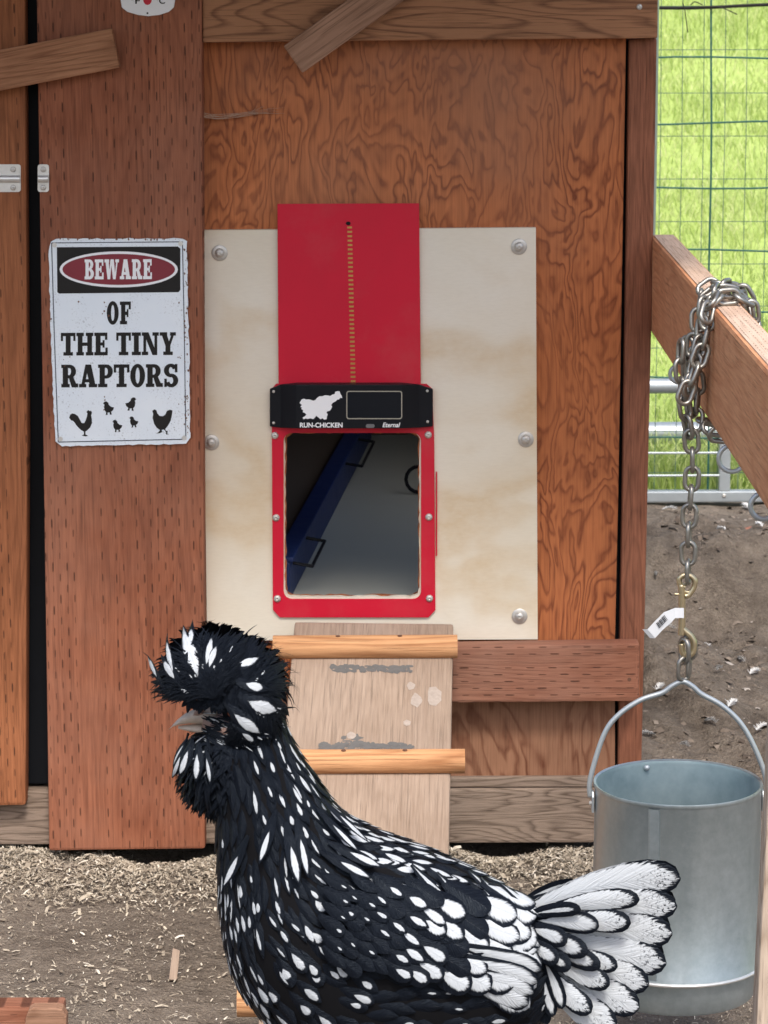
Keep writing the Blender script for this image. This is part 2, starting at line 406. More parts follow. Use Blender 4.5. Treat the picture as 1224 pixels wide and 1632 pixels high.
def feather_mat(name, white=(.47, .50, .53), black=(.003, .004, .007), specks=False, edge=.5, taper=.6):
    s = N(name)
    def uvm(nm):
        x = s.n('UVMap'); x.uv_map = nm; q = s.n('SeparateXYZ'); s.t.links.new(x.outputs[0], q.inputs[0]); return q.outputs
    uv = uvm('uv'); pa = uvm('par'); pb = uvm('par2')
    au = s.math('ABSOLUTE', s.math('MULTIPLY_ADD', uv[0], 2, -1))
    tv = s.math('MULTIPLY_ADD', s.math('DIVIDE', s.math('SUBTRACT', uv[1], pa[1]), pb[0]), .5, .5, clamp=True)
    du = s.math('DIVIDE', au, s.math('MULTIPLY', pa[0], s.math('MULTIPLY_ADD', s.math('POWER', tv, taper), 1.0, .12)))
    dv = s.math('DIVIDE', s.math('ABSOLUTE', s.math('SUBTRACT', uv[1], pa[1])), pb[0])
    d = s.math('ADD', s.math('POWER', du, 2.2), s.math('POWER', dv, 2.6))
    ob = s.obj()
    cb = s.n('CombineXYZ')                       # barbs run outwards and towards the tip
    s.put(cb.inputs[0], s.math('MULTIPLY', s.math('SUBTRACT', uv[1], s.math('MULTIPLY', au, .25)), 34))
    s.put(cb.inputs[1], s.math('MULTIPLY', au, 1.5)); s.put(cb.inputs[2], s.math('MULTIPLY', pb[1], 77))
    barb = s.noise(cb.outputs[0], 1.0, 2, .6)
    d = s.math('ADD', d, s.math('MULTIPLY', s.math('SUBTRACT', barb, .5), 1.15))
    m_ = s.math('DIVIDE', s.math('SUBTRACT', 1.0 + edge/2, d), edge, clamp=True)
    if specks:
        sp = s.ramp(s.noise(ob, 330, 4, .75), [(.54, 0), (.60, 1)])
        zone = s.ramp(uv[1], [(.70, 0), (.90, 1.0)])
        lo = s.math('GREATER_THAN', s.noise(ob, 25, 2), .5)
        m_ = s.math('MULTIPLY', m_, s.math('SUBTRACT', 1, s.math('MULTIPLY', s.math('MULTIPLY', sp, zone), lo)))
    wcol = s.mix(s.math('MULTIPLY', barb, .35), white, tuple(c*.72 for c in white))
    shaft = s.math('LESS_THAN', au, .05)
    wcol = s.mix(s.math('MULTIPLY', shaft, .3), wcol, tuple(c*.6 for c in white))
    bcol = s.mix(s.math('POWER', barb, 2.0), black, (.011, .014, .021))  # bluish sheen put into the colour of the black barbs
    s.bump(barb, .8, .0014)
    s.b.inputs['Specular Tint'].default_value = (.72, .86, 1, 1)
    return s.done(s.mix(m_, bcol, wcol), s.math('MULTIPLY_ADD', barb, .25, .27), spec=.125)
M['feather'] = feather_mat('laced feather')
M['featherT'] = feather_mat('tail feather', specks=True, edge=.12, taper=.12)
M['body'] = plain('black under plumage', (.006, .006, .007), .8, spec=.06)

# ================================================================== THE SETTING
GATE_Y = 2.86
def hz(x, y):                      # height of the dirt
    n_ = noise.noise((x*1.3, y*1.3, .3))*.022 + noise.noise((x*4.1, y*4.1, 2.3))*.012 + noise.noise((x*13, y*13, 5.1))*.006 + noise.noise((x*31, y*31, 7.7))*.0035
    h = n_ - .004
    def pit(cx, cy, r, d, ry=None):
        q = ((x-cx)/r)**2 + ((y-cy)/(ry or r))**2
        return -d*math.exp(-q)
    a = G(262, 1368); h += pit(a.x, .02, .06, .07, .07)
    a = G(800, 1352); h += pit(a.x, .03, .055, .05, .06)
    a = G(1150, 960); h += pit(a.x+.10, a.y+.05, .40, .24, .24)          # dust bath
    h += .06*math.exp(-((x-a.x-.1)/.5)**2 - ((y-a.y-.52)/.2)**2)
    h += .03*math.exp(-((x-a.x+.1)/.45)**2 - ((y-a.y+.75)/.3)**2)
    if x > .35 and y > .1:
        k_ = min(1, (x-.35)/.1)*min(1, (y-.1)/.3)*max(0, min(1, (2.75-y)/.3))
        h += k_*(.07*abs(noise.noise((x*3.1, y*2.6, 11))) + .05*abs(noise.noise((x*8, y*7, 12))) + .014*noise.noise((x*19, y*17, 13)) - .02)
    if -.35 < y < .3 and abs(x) < 1.2: h += .012*math.exp(-((y+.12)/.12)**2)
    return h
def axis(lo, hi, fine_lo, fine_hi, step):
    a = list(np.arange(fine_lo, fine_hi+1e-6, step)); s_ = step; v = fine_hi
    while v < hi: s_ *= 1.35; v += s_; a.append(min(v, hi))
    s_ = step; v = fine_lo
    while v > lo: s_ *= 1.35; v -= s_; a.insert(0, max(v, lo))
    return a
gx = axis(-200, 200, -.95, 1.7, .016); gy = axis(-120, 3.1, -1.6, 3.1, .016)
V = []; Fc = []
for yy in gy:
    for xx in gx:
        near = -2 < xx < 3 and -3 < yy < 3.2
        V.append((xx, yy, hz(xx, yy) if near else -.004))
nx = len(gx)
for j in range(len(gy)-1):
    for i in range(nx-1): Fc.append([j*nx+i, j*nx+i+1, (j+1)*nx+i+1, (j+1)*nx+i])
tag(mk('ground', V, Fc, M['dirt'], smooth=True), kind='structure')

SL = .20
def mz(y): 
    t = y - (GATE_Y+.05)
    return .012 + (SL*t*t/(t+.9) if t > 0 else 0)
my = axis(GATE_Y+.03, 160, GATE_Y+.03, 12, .25); mx_ = axis(-200, 200, -3, 6, .5)
V = [(xx, yy, mz(yy) + .02*noise.noise((xx*.9, yy*.9, 1))*(yy > GATE_Y+.3)) for yy in my for xx in mx_]; nx = len(mx_)
Fc = [[j*nx+i, j*nx+i+1, (j+1)*nx+i+1, (j+1)*nx+i] for j in range(len(my)-1) for i in range(nx-1)]
tag(mk('meadow', V, Fc, M['turf'], smooth=True), kind='structure')
# grass blades on the slope
rg = np.random.default_rng(5); V = []; Fc = []
for _ in range(120000):
    y = GATE_Y + .06 + 8.5*rg.random()**1.25; x = -.3 + 4.4*rg.random()
    cl = noise.noise((x*2.3, y*1.6, 9)) ; hgt = (.028 + .035*rg.random())*(1 + .7*cl)
    if y < GATE_Y+.45: hgt *= 1.9
    a = rg.random()*6.283; b = rg.random()*6.283; wd = .0014 + .0016*rg.random()
    ln = hgt*(.25 + .7*rg.random()); z = mz(y) + .02*noise.noise((x*.9, y*.9, 1))*(y > GATE_Y+.3) - .005
    dx, dy = math.cos(a)*wd, math.sin(a)*wd; lx, ly = math.cos(b)*ln, math.sin(b)*ln; o = len(V)
    V += [(x-dx, y-dy, z), (x+dx, y+dy, z), (x+dx*.8+lx*.35, y+dy*.8+ly*.35, z+hgt*.62), (x-dx*.8+lx*.35, y-dy*.8+ly*.35, z+hgt*.62), (x+lx, y+ly, z+hgt)]
    Fc += [[o, o+1, o+2, o+3], [o+3, o+2, o+4]]
me = bpy.data.meshes.new('grass'); me.from_pydata(V, [], Fc); me.materials.append(M['blade'])
go = bpy.data.objects.new('grass', me); link(go, None, (0, 0, 0)); tag(go, 'short bright green meadow grass beyond the wire fence', 'grass', kind='stuff')

# ================================================================== THE COOP
coop = thing('chicken_coop', (0, .7, 0), 'red-brown stained wooden chicken coop with a pop door', 'coop')
OPEN = rrect(452, 690, 671, 955, 13)
random.seed(3)
def rag(pts, a): return [(x + random.uniform(-a, a), y + random.uniform(-a, a)) for x, y in pts]
def dens(pts, step=9):
    out = []
    for i in range(len(pts)):
        a, b = Vector(pts[i]), Vector(pts[(i+1) % len(pts)]); k = max(1, int((b-a).length/step))
        out += [tuple(a.lerp(b, j/k)) for j in range(k)]
    return out
OPEN_P = rag(dens(rrect(454, 686, 668, 951.5, 14)), 1.2)
OPEN_W = rag(dens(rrect(456, 690, 667, 950, 14)), 1.4)
holed('wall', [(300, 40), (998, 40), (985, 800), (975, 1242), (300, 1242)], OPEN_W, 0, .012, M['ply'], coop)
# the wall goes on behind the left boards as an inner frame
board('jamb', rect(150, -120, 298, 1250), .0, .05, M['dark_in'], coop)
board('wide_board', [(56, -160), (321, -160), (327, 1353), (78, 1356)], -.05, .046, M['red_v'], coop, bevel=.004)
board('door', [(-420, -160), (39, -160), (44, 700), (41, 1284), (-420, 1290)], -.046, .036, M['red_v2'], coop, bevel=.005)
board('top_beam', [(322, -30), (1049, -36), (1048, 61), (700, 64), (323, 68)], -.042, .040, M['top'], coop, bevel=.003)
board('upper_wall', rect(300, -200, 1046, -40), -.004, .02, M['red_x'], coop)
board('corner_post', [(1003, 63), (1047, 60), (1041, 400), (1022, 1242), (984, 1242), (992, 800)], -.012, .085, M['red_p'], coop, bevel=.004)
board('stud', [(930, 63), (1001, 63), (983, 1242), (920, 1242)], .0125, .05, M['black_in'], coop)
mid = board('batten', [(700, 1031), (1020, 1026), (1018, 1118), (700, 1121)], -.052, .038, M['red_x'], coop, bevel=.005)
board('lower_wall', rect(300, 1090, 980, 1243), -.006, .0055, M['ply_low'], coop, bevel=0)
board('sill_strip', [(300, 1241), (1026, 1238), (1026, 1254), (300, 1256)], -.016, .05, M['base'], coop, bevel=.002)
board('base_beam', [(-420, 1262), (1032, 1257), (1030, 1343), (-420, 1348)], -.022, .04, M['base'], coop, bevel=.004)
pL = P(-420, 0, 0).x; pR = P(1047, 60, 0).x; FZ = P(560, 957, 0).z - .012; TZ = 1.52; BY = 1.62
box('floor_lining', (pL, .02, FZ-.03), (pR-.02, BY, FZ), M['vinyl'], coop, bevel=0)
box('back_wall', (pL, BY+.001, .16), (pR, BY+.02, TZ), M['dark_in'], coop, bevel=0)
# right side wall with an unseen opening added to light the coop floor
for z0, z1, y0, y1 in ((.16, .62, .075, BY), (1.36, TZ, .075, BY), (.62, 1.36, .075, .14), (.62, 1.36, .85, BY)):
    box('side_wall', (pR-.022, y0, z0+.001), (pR-.004, y1-.001, z1), M['ply_low'], coop, bevel=0)
box('side_wall', (pL-.02, .0, .16), (pL-.001, BY, TZ), M['ply_low'], coop, bevel=0)
V, Fc = prism([(pL-.15, 0), (pR+.12, 0), (pR+.12, .03), (pL-.15, .03)], 0, 1)
V = [(x, -.85 + y*2.70, z + 1.60 - .14*y) for x, y, z in V]; mk('shade_roof', V, Fc, M['shade_roof'], coop)  # out of view; long front eave added to shade the wall
for x0 in (pL+.05, pR-.09):        # corner skids carry the coop
    box('skid', (x0, .06, -.02), (x0+.085, BY, .155), M['base'], coop)
# screw helper: domed head with a recess
def screw_mesh(r, dome, slot=True, name='screw'):
    V, Fc = lathe([(r*.99, 0), (r, -dome*.25), (r*.8, -dome*.75), (r*.4, -dome), (r*.28, -dome*.98), (r*.22, -dome*.5), (0.0001, -dome*.5)], 16)
    V = [Vector((v.x, v.z, v.y)) for v in V]
    me = bpy.data.meshes.new(name); me.from_pydata(V, [], Fc); me.materials.append(M['zinc'])
    me.polygons.foreach_set('use_smooth', [True]*len(me.polygons))
    bm = bmesh.new(); bm.from_mesh(me); bmesh.ops.recalc_face_normals(bm, faces=bm.faces); bm.to_mesh(me); bm.free()
    return me
SC_S = screw_mesh(.0042, .0016); SC_M = screw_mesh(.0052, .003); 
def screw(me, x, y, Y, parent, name='screw'): return inst(name, me, Matrix.Translation(P(x, y, Y)), parent)
# turn buttons
def turn(cx, cy, L, Wd, ang, Y, mat, sx, sy):
    c = P(cx, cy, Y); V, Fc = prism([(-L/2, -Wd/2), (L/2, -Wd/2), (L/2, Wd/2), (-L/2, Wd/2)], 0, .019)
    o = mk('turn_button', V, Fc, mat, coop, bevel=.0025); o.location = c - wl(coop); o.rotation_euler = (0, R(ang), 0); WL[o.name] = c
    s_ = P(sx, sy, Y); bpy_o = bpy.data.objects.new('screw', SC_S); C.objects.link(bpy_o); bpy_o.parent = o
    rel = Matrix.Rotation(R(-ang), 3, 'Y') @ (s_ - c); bpy_o.location = (rel.x, -.0002, rel.z)
turn(52, 102, .245, .057, -10.5, -.070, M['turn'], 97, 93)
turn(560, 28, .205, .047, -35, -.062, M['turn2'], 574, 14)
screw(SC_S, 1019, 11, -.0422, coop)
V, Fc = lathe([(.0001, .0004), (.003, .0004), (.0032, -.001)], 10); q = P(1003, 1083, -.052); mk('nail_hole', [q + Vector((v.x, -v.z, v.y)) for v in V], Fc, M['rust'], coop)
# barrel bolt and its keeper
def latch(x0, x1, nm):
    o = board(nm, rrect(x0, 262, x1, 306, 4, 3), -.052 if x1 > 50 else -.048, .0015, M['steel'], coop, bevel=0)
    Y = -.052 if x1 > 50 else -.048
    a, b = P(x0+1, 285, Y-.001), P(x1-1, 285, Y-.001)
    V, Fc = tube([a, b], .0055, 12); mk('barrel', V, Fc, M['steel'], o, smooth=True, auto=40)
    for yy in (270, 299): screw(SC_S, (x1-12) if x1 < 50 else (x0+x1)/2, yy, Y-.0002, o)
latch(-60, 33, 'bolt_latch'); latch(60, 78, 'latch_keeper')
# cobweb under the beam
V, Fc = [], []
for k in range(12):
    a = random.uniform(-6, 5); pts = spline([P(324, 184+a, -.02), P(350, 186+random.uniform(-4, 4), -.012), P(395, 182+random.uniform(-4, 3), -.008), P(410+random.uniform(0, 45), 176+random.uniform(-8, 6), -.003)], 6)
    v, f = tube(pts, [random.uniform(.0002, .0007)*(1-.6*i/len(pts)) for i in range(len(pts))], 4); V, Fc = join((V, Fc), (v, f))
tag(mk('cobweb', V, Fc, M['web'], coop), kind='stuff')

# ---------------------------------------------------------------- pale panel
panel = thing('plywood_panel', P(590, 1020, -.006), 'pale unpainted plywood panel bolted around the red pop door', 'panel')
holed('sheet', dens([(322, 367), (854, 363), (857, 1019), (330, 1021)], 60), OPEN_P, -.0125, .012, M['pale'], panel)
def bolt():
    V1 = lathe([(.0118, 0), (.0118, -.0012), (.0105, -.0022), (.0068, -.0024)], 24)
    V2 = lathe([(.0068, -.0024), (.0066, -.005), (.005, -.0072), (.0026, -.0078), (.0022, -.006), (.0001, -.006)], 6)
    V2 = lathe([(.0072, -.0022), (.0068, -.0045), (.005, -.0065), (.0024, -.0072), (.002, -.0055), (.0001, -.0055)], 16)
    V, Fc = join(V1, V2); me = bpy.data.meshes.new('bolt'); me.from_pydata([(v.x, v.z, v.y) for v in V], [], Fc); me.materials.append(M['zinc'])
    bm = bmesh.new(); bm.from_mesh(me); bmesh.ops.recalc_face_normals(bm, faces=bm.faces); bm.to_mesh(me); bm.free()
    me.polygons.foreach_set('use_smooth', [True]*len(me.polygons)); me.set_sharp_from_angle(angle=R(40)); return me
BOLT = bolt()
for x, y in ((350, 403), (827, 393), (337, 705), (838, 700), (828, 982)): inst('bolt', BOLT, Matrix.Translation(P(x, y, -.0126)), panel)

# ---------------------------------------------------------------- automatic pop door
pop = thing('automatic_door', P(562, 985, -.013), 'red automatic chicken door with black control box and raised red panel', 'coop door')
fo = [(433, 640), (433, 620), (440, 612), (680, 612), (689, 620), (692, 700), (694, 972), (683, 984), (446, 984), (435, 972)]
holed('frame', dens(fo, 40), OPEN, -.0165, .0035, M['red'], pop)
slide = board('door_panel', [(442, 325), (668, 324), (671, 640), (444, 640)], -.0195, .0025, M['red'], pop, bevel=.0006)
V, Fc = [], []
for k in range(36):
    yy = 361 + k*7.0; v, f = prism(pxz(rect(553.5+k*.16, yy, 561+k*.16, yy+3.0), -.0196), -.0199, -.0193); V, Fc = join((V, Fc), (v, f))
tag(mk('rack_slots', V, Fc, M['brass'], slide), kind='stuff')
board('hole', [(555+4*math.cos(a*.7), 356+3.2*math.sin(a*.7)) for a in range(9)], -.0198, .0004, M['black_in'], slide, bevel=0)
# control box: wings at the ends, a raised trapezoid between
prof = [(430, 0), (447, 0), (472, 1), (641, 1), (668, 0), (690, 0)]
V = []; Fc = []
YB0, YB1 = -.024, -.043
for x, k in prof:
    Yk = YB0 + (YB1-YB0)*k
    cut = 7 if x in (430, 690) else 0
    for yy in ((613+cut), (683 if k else 682-cut*.3)):
        q = P(x, yy, Yk); V.append(q)
    for yy in ((613+cut), (683 if k else 682-cut*.3)):
        q = P(x, yy, Yk); V.append(Vector((q.x, -.0197, q.z)))
for i in range(len(prof)-1):
    a, b = i*4, (i+1)*4
    Fc += [[a, b, b+1, a+1], [a+2, a+3, b+3, b+2], [a, a+2, b+2, b], [a+1, b+1, b+3, a+3]]
Fc += [[0, 1, 3, 2], [20, 22, 23, 21]]
ctl = mk('control_box', V, Fc, M['blackp'], pop, bevel=.0012)
so = rrect(552, 623, 641, 668, 4, 4); si = rrect(553.5, 624.5, 639.5, 666.5, 3, 4)
holed('screen_border', so, si, YB1-.0006, .0004, M['grey_line'], ctl)
board('solar_screen', rrect(553.6, 624.6, 639.4, 666.4, 3, 4), YB1-.0005, .0003, M['screen'], ctl, bevel=0)
board('button', rrect(583, 676, 597, 682, 2.8, 4), YB1-.0012, .001, plain('grey button', (.13, .13, .135), .5), ctl, bevel=0)
logo = [(279,296),(290,276),(304,271),(316,276),(330,275),(345,279),(358,283),(370,279),(378,268),(392,258),(410,257),(424,252),(440,253),(455,256),(466,248),(480,245),(484,232),(497,228),(509,230),(513,243),(519,252),(524,268),(512,266),(505,276),(494,277),(487,286),(478,290),(468,296),(460,307),(466,318),(460,330),(452,341),(439,343),(433,352),(441,362),(436,372),(434,389),(420,392),(411,384),(398,390),(388,380),(374,369),(366,381),(358,389),(340,384),(325,388),(312,385),(302,390),(296,380),(310,372),(318,362),(308,353),(297,349),(300,338),(288,331),(293,322),(283,318),(292,308)]
lp = [(400 + a/3.6, 560 + b/3.6) for a, b in logo]
def flat(name, polys, Y, mat, parent, th=.0004, step=.00004):   # flat print, polygons in pixels, each a hair above the last
    V, Fc = [], []
    for i, pg in enumerate(polys):
        v, f = prism(pxz(pg, Y), Y - i*step, Y + th); V, Fc = join((V, Fc), (v, f))
    return mk(name, V, Fc, mat, parent)
def tess(name, loop, Y, mat, parent):
    from mathutils.geometry import tessellate_polygon
    q = [Vector((a[0], Y, a[1])) for a in pxz(loop, Y)]
    return mk(name, q, [list(t) for t in tessellate_polygon([[Vector((v.x, v.z, 0)) for v in q]])], mat, parent)
tess('emblem', lp, YB1-.0006, M['whitep'], ctl)
def text(name, body, x0, x1, yb, yt, Y, mat, parent, bold=.012, shear=0):
    cu = bpy.data.curves.new(name, 'FONT'); cu.body = body; cu.size = 1; cu.offset = bold; cu.shear = shear
    to = bpy.data.objects.new(name, cu); C.objects.link(to); bpy.context.view_layer.update()
    me = bpy.data.meshes.new_from_object(to.evaluated_get(bpy.context.evaluated_depsgraph_get()))
    bpy.data.objects.remove(to); co = [v.co.copy() for v in me.vertices]; Fc = [list(p.vertices) for p in me.polygons]
    ax = min(c.x for c in co); bx_ = max(c.x for c in co); ay = min(c.y for c in co); by = max(c.y for c in co)
    a, b, t_ = P(x0, yb, Y), P(x1, yb, Y), P(x0, yt, Y)
    V = [a + (b-a)*((c.x-ax)/(bx_-ax)) + (t_-a)*((c.y-ay)/(by-ay)) for c in co]
    return mk(name, V, Fc, mat, parent)
text('lettering', 'RUN-CHICKEN', 478, 546, 681.5, 673.5, YB1-.0006, M['whitep'], ctl, bold=.03)
text('lettering', 'Eternal', 609.5, 638, 681, 673.5, YB1-.0006, M['whitep'], ctl, bold=.02, shear=.28)
SC_R = screw_mesh(.0055, .0035); SC_T = screw_mesh(.0022, .0012)
for x, y in ((438, 694), (682.5, 693), (440, 825), (683.5, 824), (442, 954), (684.5, 953.5)): screw(SC_R, x, y, -.0166, pop)
for x, y in ((436, 624), (436, 674), (681, 623), (681.5, 672)): screw(SC_T, x, y, YB0-.0001, ctl)
board('guide_strip', rect(694.6, 752, 696.8, 886), -.0155, .002, M['red'], pop, bevel=0)

# ---------------------------------------------------------------- inside the coop: blue tray with clips
def onfloor(x, y, h=0): return G(x, y, FZ + h)
tray = thing('blue_tray', onfloor(470, 800), 'blue plastic tray edge with wire clips inside the dark coop', 'tray')
a = onfloor(462, 958, .0); b = onfloor(592, 700, .0); d = (b - a); nrm = Vector((-d.y, d.x, 0)).normalized()
hw = .05
def slab(p, q, wd, z0, z1, off=0):
    n_ = nrm
    pts = [p + n_*off, q + n_*off, q + n_*(off+wd), p + n_*(off+wd)]
    V = [Vector((v.x, v.y, FZ+z0)) for v in pts] + [Vector((v.x, v.y, FZ+z1)) for v in pts]
    return V, [[0, 1, 2, 3], [4, 7, 6, 5], [0, 4, 5, 1], [1, 5, 6, 2], [2, 6, 7, 3], [3, 7, 4, 0]]
V, Fc = slab(a, b, .012, .001, .06); mk('side', V, Fc, M['blue'], tray, bevel=.002)
V, Fc = slab(a, b, .03, .0605, .068, -.006); mk('rim', V, Fc, M['blue'], tray, bevel=.002)
V, Fc = slab(a, b, .35, .001, .05, .0125); mk('darkened_bottom', V, Fc, M['dark_in'], tray, bevel=.002)  # tray bottom coloured dark, standing in for the shade inside the coop
for t0, t1 in ((.03, .16), (.62, .80)):
    p0 = a + d*t0; p1 = a + d*t1; out = -nrm*.03
    pts = [p0 + Vector((0, 0, .05)), p0 + out + Vector((0, 0, .045)), p1 + out + Vector((0, 0, .045)), p1 + Vector((0, 0, .05))]
    V, Fc = tube(pts, .0027, 8); mk('wire_clip', V, Fc, M['blackp'], tray)
board('dark_gap_back', rect(-60, -120, 148, 1250), -.003, .015, M['black_in'], coop)  # added black board, stands in for the deep shade in the door gap
rg_ = onfloor(668, 788, .0)
V, Fc = tube([rg_ + Vector((.024*math.cos(t/16*6.283), 0, .028+.024*math.sin(t/16*6.283))) for t in range(16)], .0035, 8, True)
tag(mk('ring_handle', V, Fc, M['blackp']), 'dark ring standing on the grey floor inside the coop', 'ring')

# ---------------------------------------------------------------- warning sign
SY = -.0545
sign = thing('warning_sign', P(190, 710, SY), 'worn white metal sign reading BEWARE OF THE TINY RAPTORS', 'sign')
random.seed(8)
so = [(82, 384), (90, 380.5), (292, 380), (298, 384), (300, 500), (302, 600), (303, 698), (297, 707), (98, 711), (88, 704), (84, 620), (80, 500), (77, 400)]
tess_loop = [(x+random.uniform(-1, 1), y+random.uniform(-1, 1)) for x, y in dens(so, 7)]
V, Fc = prism(pxz(tess_loop, SY), SY, SY+.0025); mk('plate', V, Fc, M['signw'], sign)
SX = lambda u, v: (60 + u/4.411, 360 + v/4.411)                     # from an enlarged view of the sign
def sk(pts): return [SX(*p) for p in pts]
Y1, Y2, Y3, Y4 = SY-.0003, SY-.0006, SY-.0009, SY-.0012
def tilt(pts):                    # sign hangs a touch out of square: x grows with y
    return pts
hd = [(135, 150), (985, 145), (1003, 160), (1003, 450), (990, 466), (150, 476), (138, 465)]
flat('header', [sk(hd)], Y1, M['charcoal'], sign)
def ell(cx, cy, rx, ry, n=40): return [(cx+rx*math.cos(6.2832*i/n), cy+ry*math.sin(6.2832*i/n)) for i in range(n)]
flat('oval_border', [sk(ell(570, 306, 416, 127))], Y2, M['whitep'], sign)
flat('oval', [sk(ell(570, 306, 396, 109))], Y3, M['maroon'], sign)
def line(p, q, w_):
    dx, dy = q[0]-p[0], q[1]-p[1]; l = math.hypot(dx, dy); nx_, ny_ = -dy/l*w_/2, dx/l*w_/2
    return [(p[0]+nx_, p[1]+ny_), (q[0]+nx_, q[1]+ny_), (q[0]-nx_, q[1]-ny_), (p[0]-nx_, p[1]-ny_)]
bd = [(98, 120), (1018, 112), (1030, 700), (1042, 1500), (145, 1520), (118, 800)]
flat('border_line', [sk(line(bd[i], bd[(i+1) % 6], 6)) for i in range(6)], Y1, M['navy'], sign)
for p in ((118, 135), (1005, 125), (1030, 1490), (160, 1498)):
    flat('nail_head', [sk(ell(p[0], p[1], 17, 17, 12))], Y3, M['steel'], sign)
# worn, chipped edges
random.seed(4); chips = []
for k in range(150):
    e = random.random()
    if e < .45: c = (random.uniform(1030, 1062), random.uniform(140, 1480))
    elif e < .7: c = (random.uniform(76, 100), random.uniform(420, 1480))
    elif e < .85: c = (random.uniform(150, 1000), random.uniform(88, 98))
    else: c = (random.choice((random.gauss(1005, 22), random.gauss(190, 60), random.gauss(480, 25))), random.choice((random.gauss(1245, 45), random.gauss(560, 40), random.gauss(930, 20)))); c = (min(1050, max(95, c[0])), c[1])
    rr = random.uniform(2, 9); chips.append(sk([(c[0]+rr*random.uniform(.4, 1)*math.cos(i*1.05), c[1]+rr*random.uniform(.5, 1.4)*math.sin(i*1.05)) for i in range(6)]))
tag(flat('worn_chip', chips, Y2, M['rust'], sign, step=.000003), kind='stuff')
# slab-serif glyphs: unit height, baseline 0
def Rr(x0, y0, x1, y1): return [(x0, y0), (x1, y0), (x1, y1), (x0, y1)]
def arcband(cx, cy, rx, ry, wx, wy, a0, a1, n=10):
    out = []
    for i in range(n):
        t0, t1 = R(a0+(a1-a0)*i/n), R(a0+(a1-a0)*(i+1)/n)
        o = lambda t: (cx+rx*math.cos(t), cy+ry*math.sin(t)); q = lambda t: (cx+(rx-wx)*math.cos(t), cy+(ry-wy)*math.sin(t))
        out.append([o(t0), o(t1), q(t1), q(t0)])
    return out
def glyph(ch):
    T, s = .15, .25
    if ch == 'I': return .46, [Rr(.105, 0, .355, 1), Rr(0, 0, .46, T), Rr(0, 1-T, .46, 1)]
    if ch == 'H': return .86, [Rr(.07, 0, .31, 1), Rr(.55, 0, .79, 1), Rr(.31, .42, .55, .57)] + [Rr(a, b, a+.38, b+T) for a in (0, .48) for b in (0, 1-T)]
    if ch == 'T': return .74, [Rr(.245, 0, .495, 1), Rr(0, 1-T, .74, 1), Rr(0, .64, .11, 1), Rr(.63, .64, .74, 1), Rr(.13, 0, .61, T)]
    if ch == 'E': return .68, [Rr(.07, 0, .32, 1), Rr(0, 0, .68, T), Rr(0, 1-T, .66, 1), Rr(.56, 0, .68, .34), Rr(.54, .68, .66, 1), Rr(.3, .43, .5, .57), Rr(.42, .34, .52, .67)]
    if ch == 'F': return .64, [Rr(.07, 0, .32, 1), Rr(0, 0, .42, T), Rr(0, 1-T, .64, 1), Rr(.52, .66, .64, 1), Rr(.3, .41, .48, .56), Rr(.40, .32, .50, .66)]
    if ch == 'O': return .70, arcband(.35, .5, .35, .52, .25, .17, 0, 360, 28)
    if ch == 'P': return .70, [Rr(.07, 0, .32, 1), Rr(0, 0, .44, T), Rr(0, 1-T, .40, 1), Rr(.3, .38, .40, .52)] + arcband(.40, .69, .30, .31, .24, .16, -90, 90)
    if ch == 'R': return .80, [Rr(.07, 0, .32, 1), Rr(0, 0, .40, T), Rr(0, 1-T, .40, 1), Rr(.3, .40, .42, .54)] + arcband(.40, .70, .30, .30, .24, .16, -90, 90) + [[(.34, .47), (.56, .47), (.72, .13), (.50, .0), (.46, .1)], [(.50, 0), (.80, 0), (.80, .17), (.66, .17)]]
    if ch == 'B': return .72, [Rr(.07, 0, .32, 1), Rr(0, 0, .38, T), Rr(0, 1-T, .38, 1), Rr(.3, .44, .40, .57)] + arcband(.38, .745, .29, .255, .23, .14, -90, 90) + arcband(.38, .275, .34, .275, .25, .15, -90, 90)
    if ch == 'A': return .86, [[(.08, 0), (.24, 0), (.47, 1), (.30, 1)], [(.52, 0), (.80, 0), (.57, 1), (.30, 1)], Rr(.22, .22, .62, .36), Rr(0, 0, .34, T), Rr(.46, 0, .86, T)]
    if ch == 'N': return .86, [Rr(.08, 0, .22, 1), Rr(.64, 0, .78, 1), [(.08, 1), (.34, 1), (.78, 0), (.54, 0)], Rr(0, 0, .32, T), Rr(0, 1-T, .3, 1), Rr(.54, 1-T, .86, 1)]
    if ch == 'Y': return .82, [[(.06, 1), (.33, 1), (.54, .40), (.29, .40)], [(.64, 1), (.77, 1), (.52, .36), (.40, .44)], Rr(.29, 0, .54, .44), Rr(.18, 0, .66, T), Rr(0, 1-T, .38, 1), Rr(.52, 1-T, .82, 1)]
    if ch == 'W': return 1.12, [[(.06, 1), (.31, 1), (.44, 0), (.24, 0)], [(.46, .98), (.57, 1), (.44, 0), (.32, 0)], [(.48, 1), (.72, 1), (.86, 0), (.66, 0)], [(.93, 1), (1.04, 1), (.86, 0), (.76, 0)], Rr(0, 1-T, .36, 1), Rr(.84, 1-T, 1.12, 1)]
    if ch == 'S': return .70, arcband(.34, .72, .33, .30, .24, .15, 20, 270, 14) + arcband(.36, .28, .33, .30, .24, .15, -160, 90, 14) + [[(.30, .42), (.36, .43), (.38, .58), (.32, .58)], Rr(.53, .64, .65, 1), Rr(.03, 0, .15, .36)]
    return .34, []
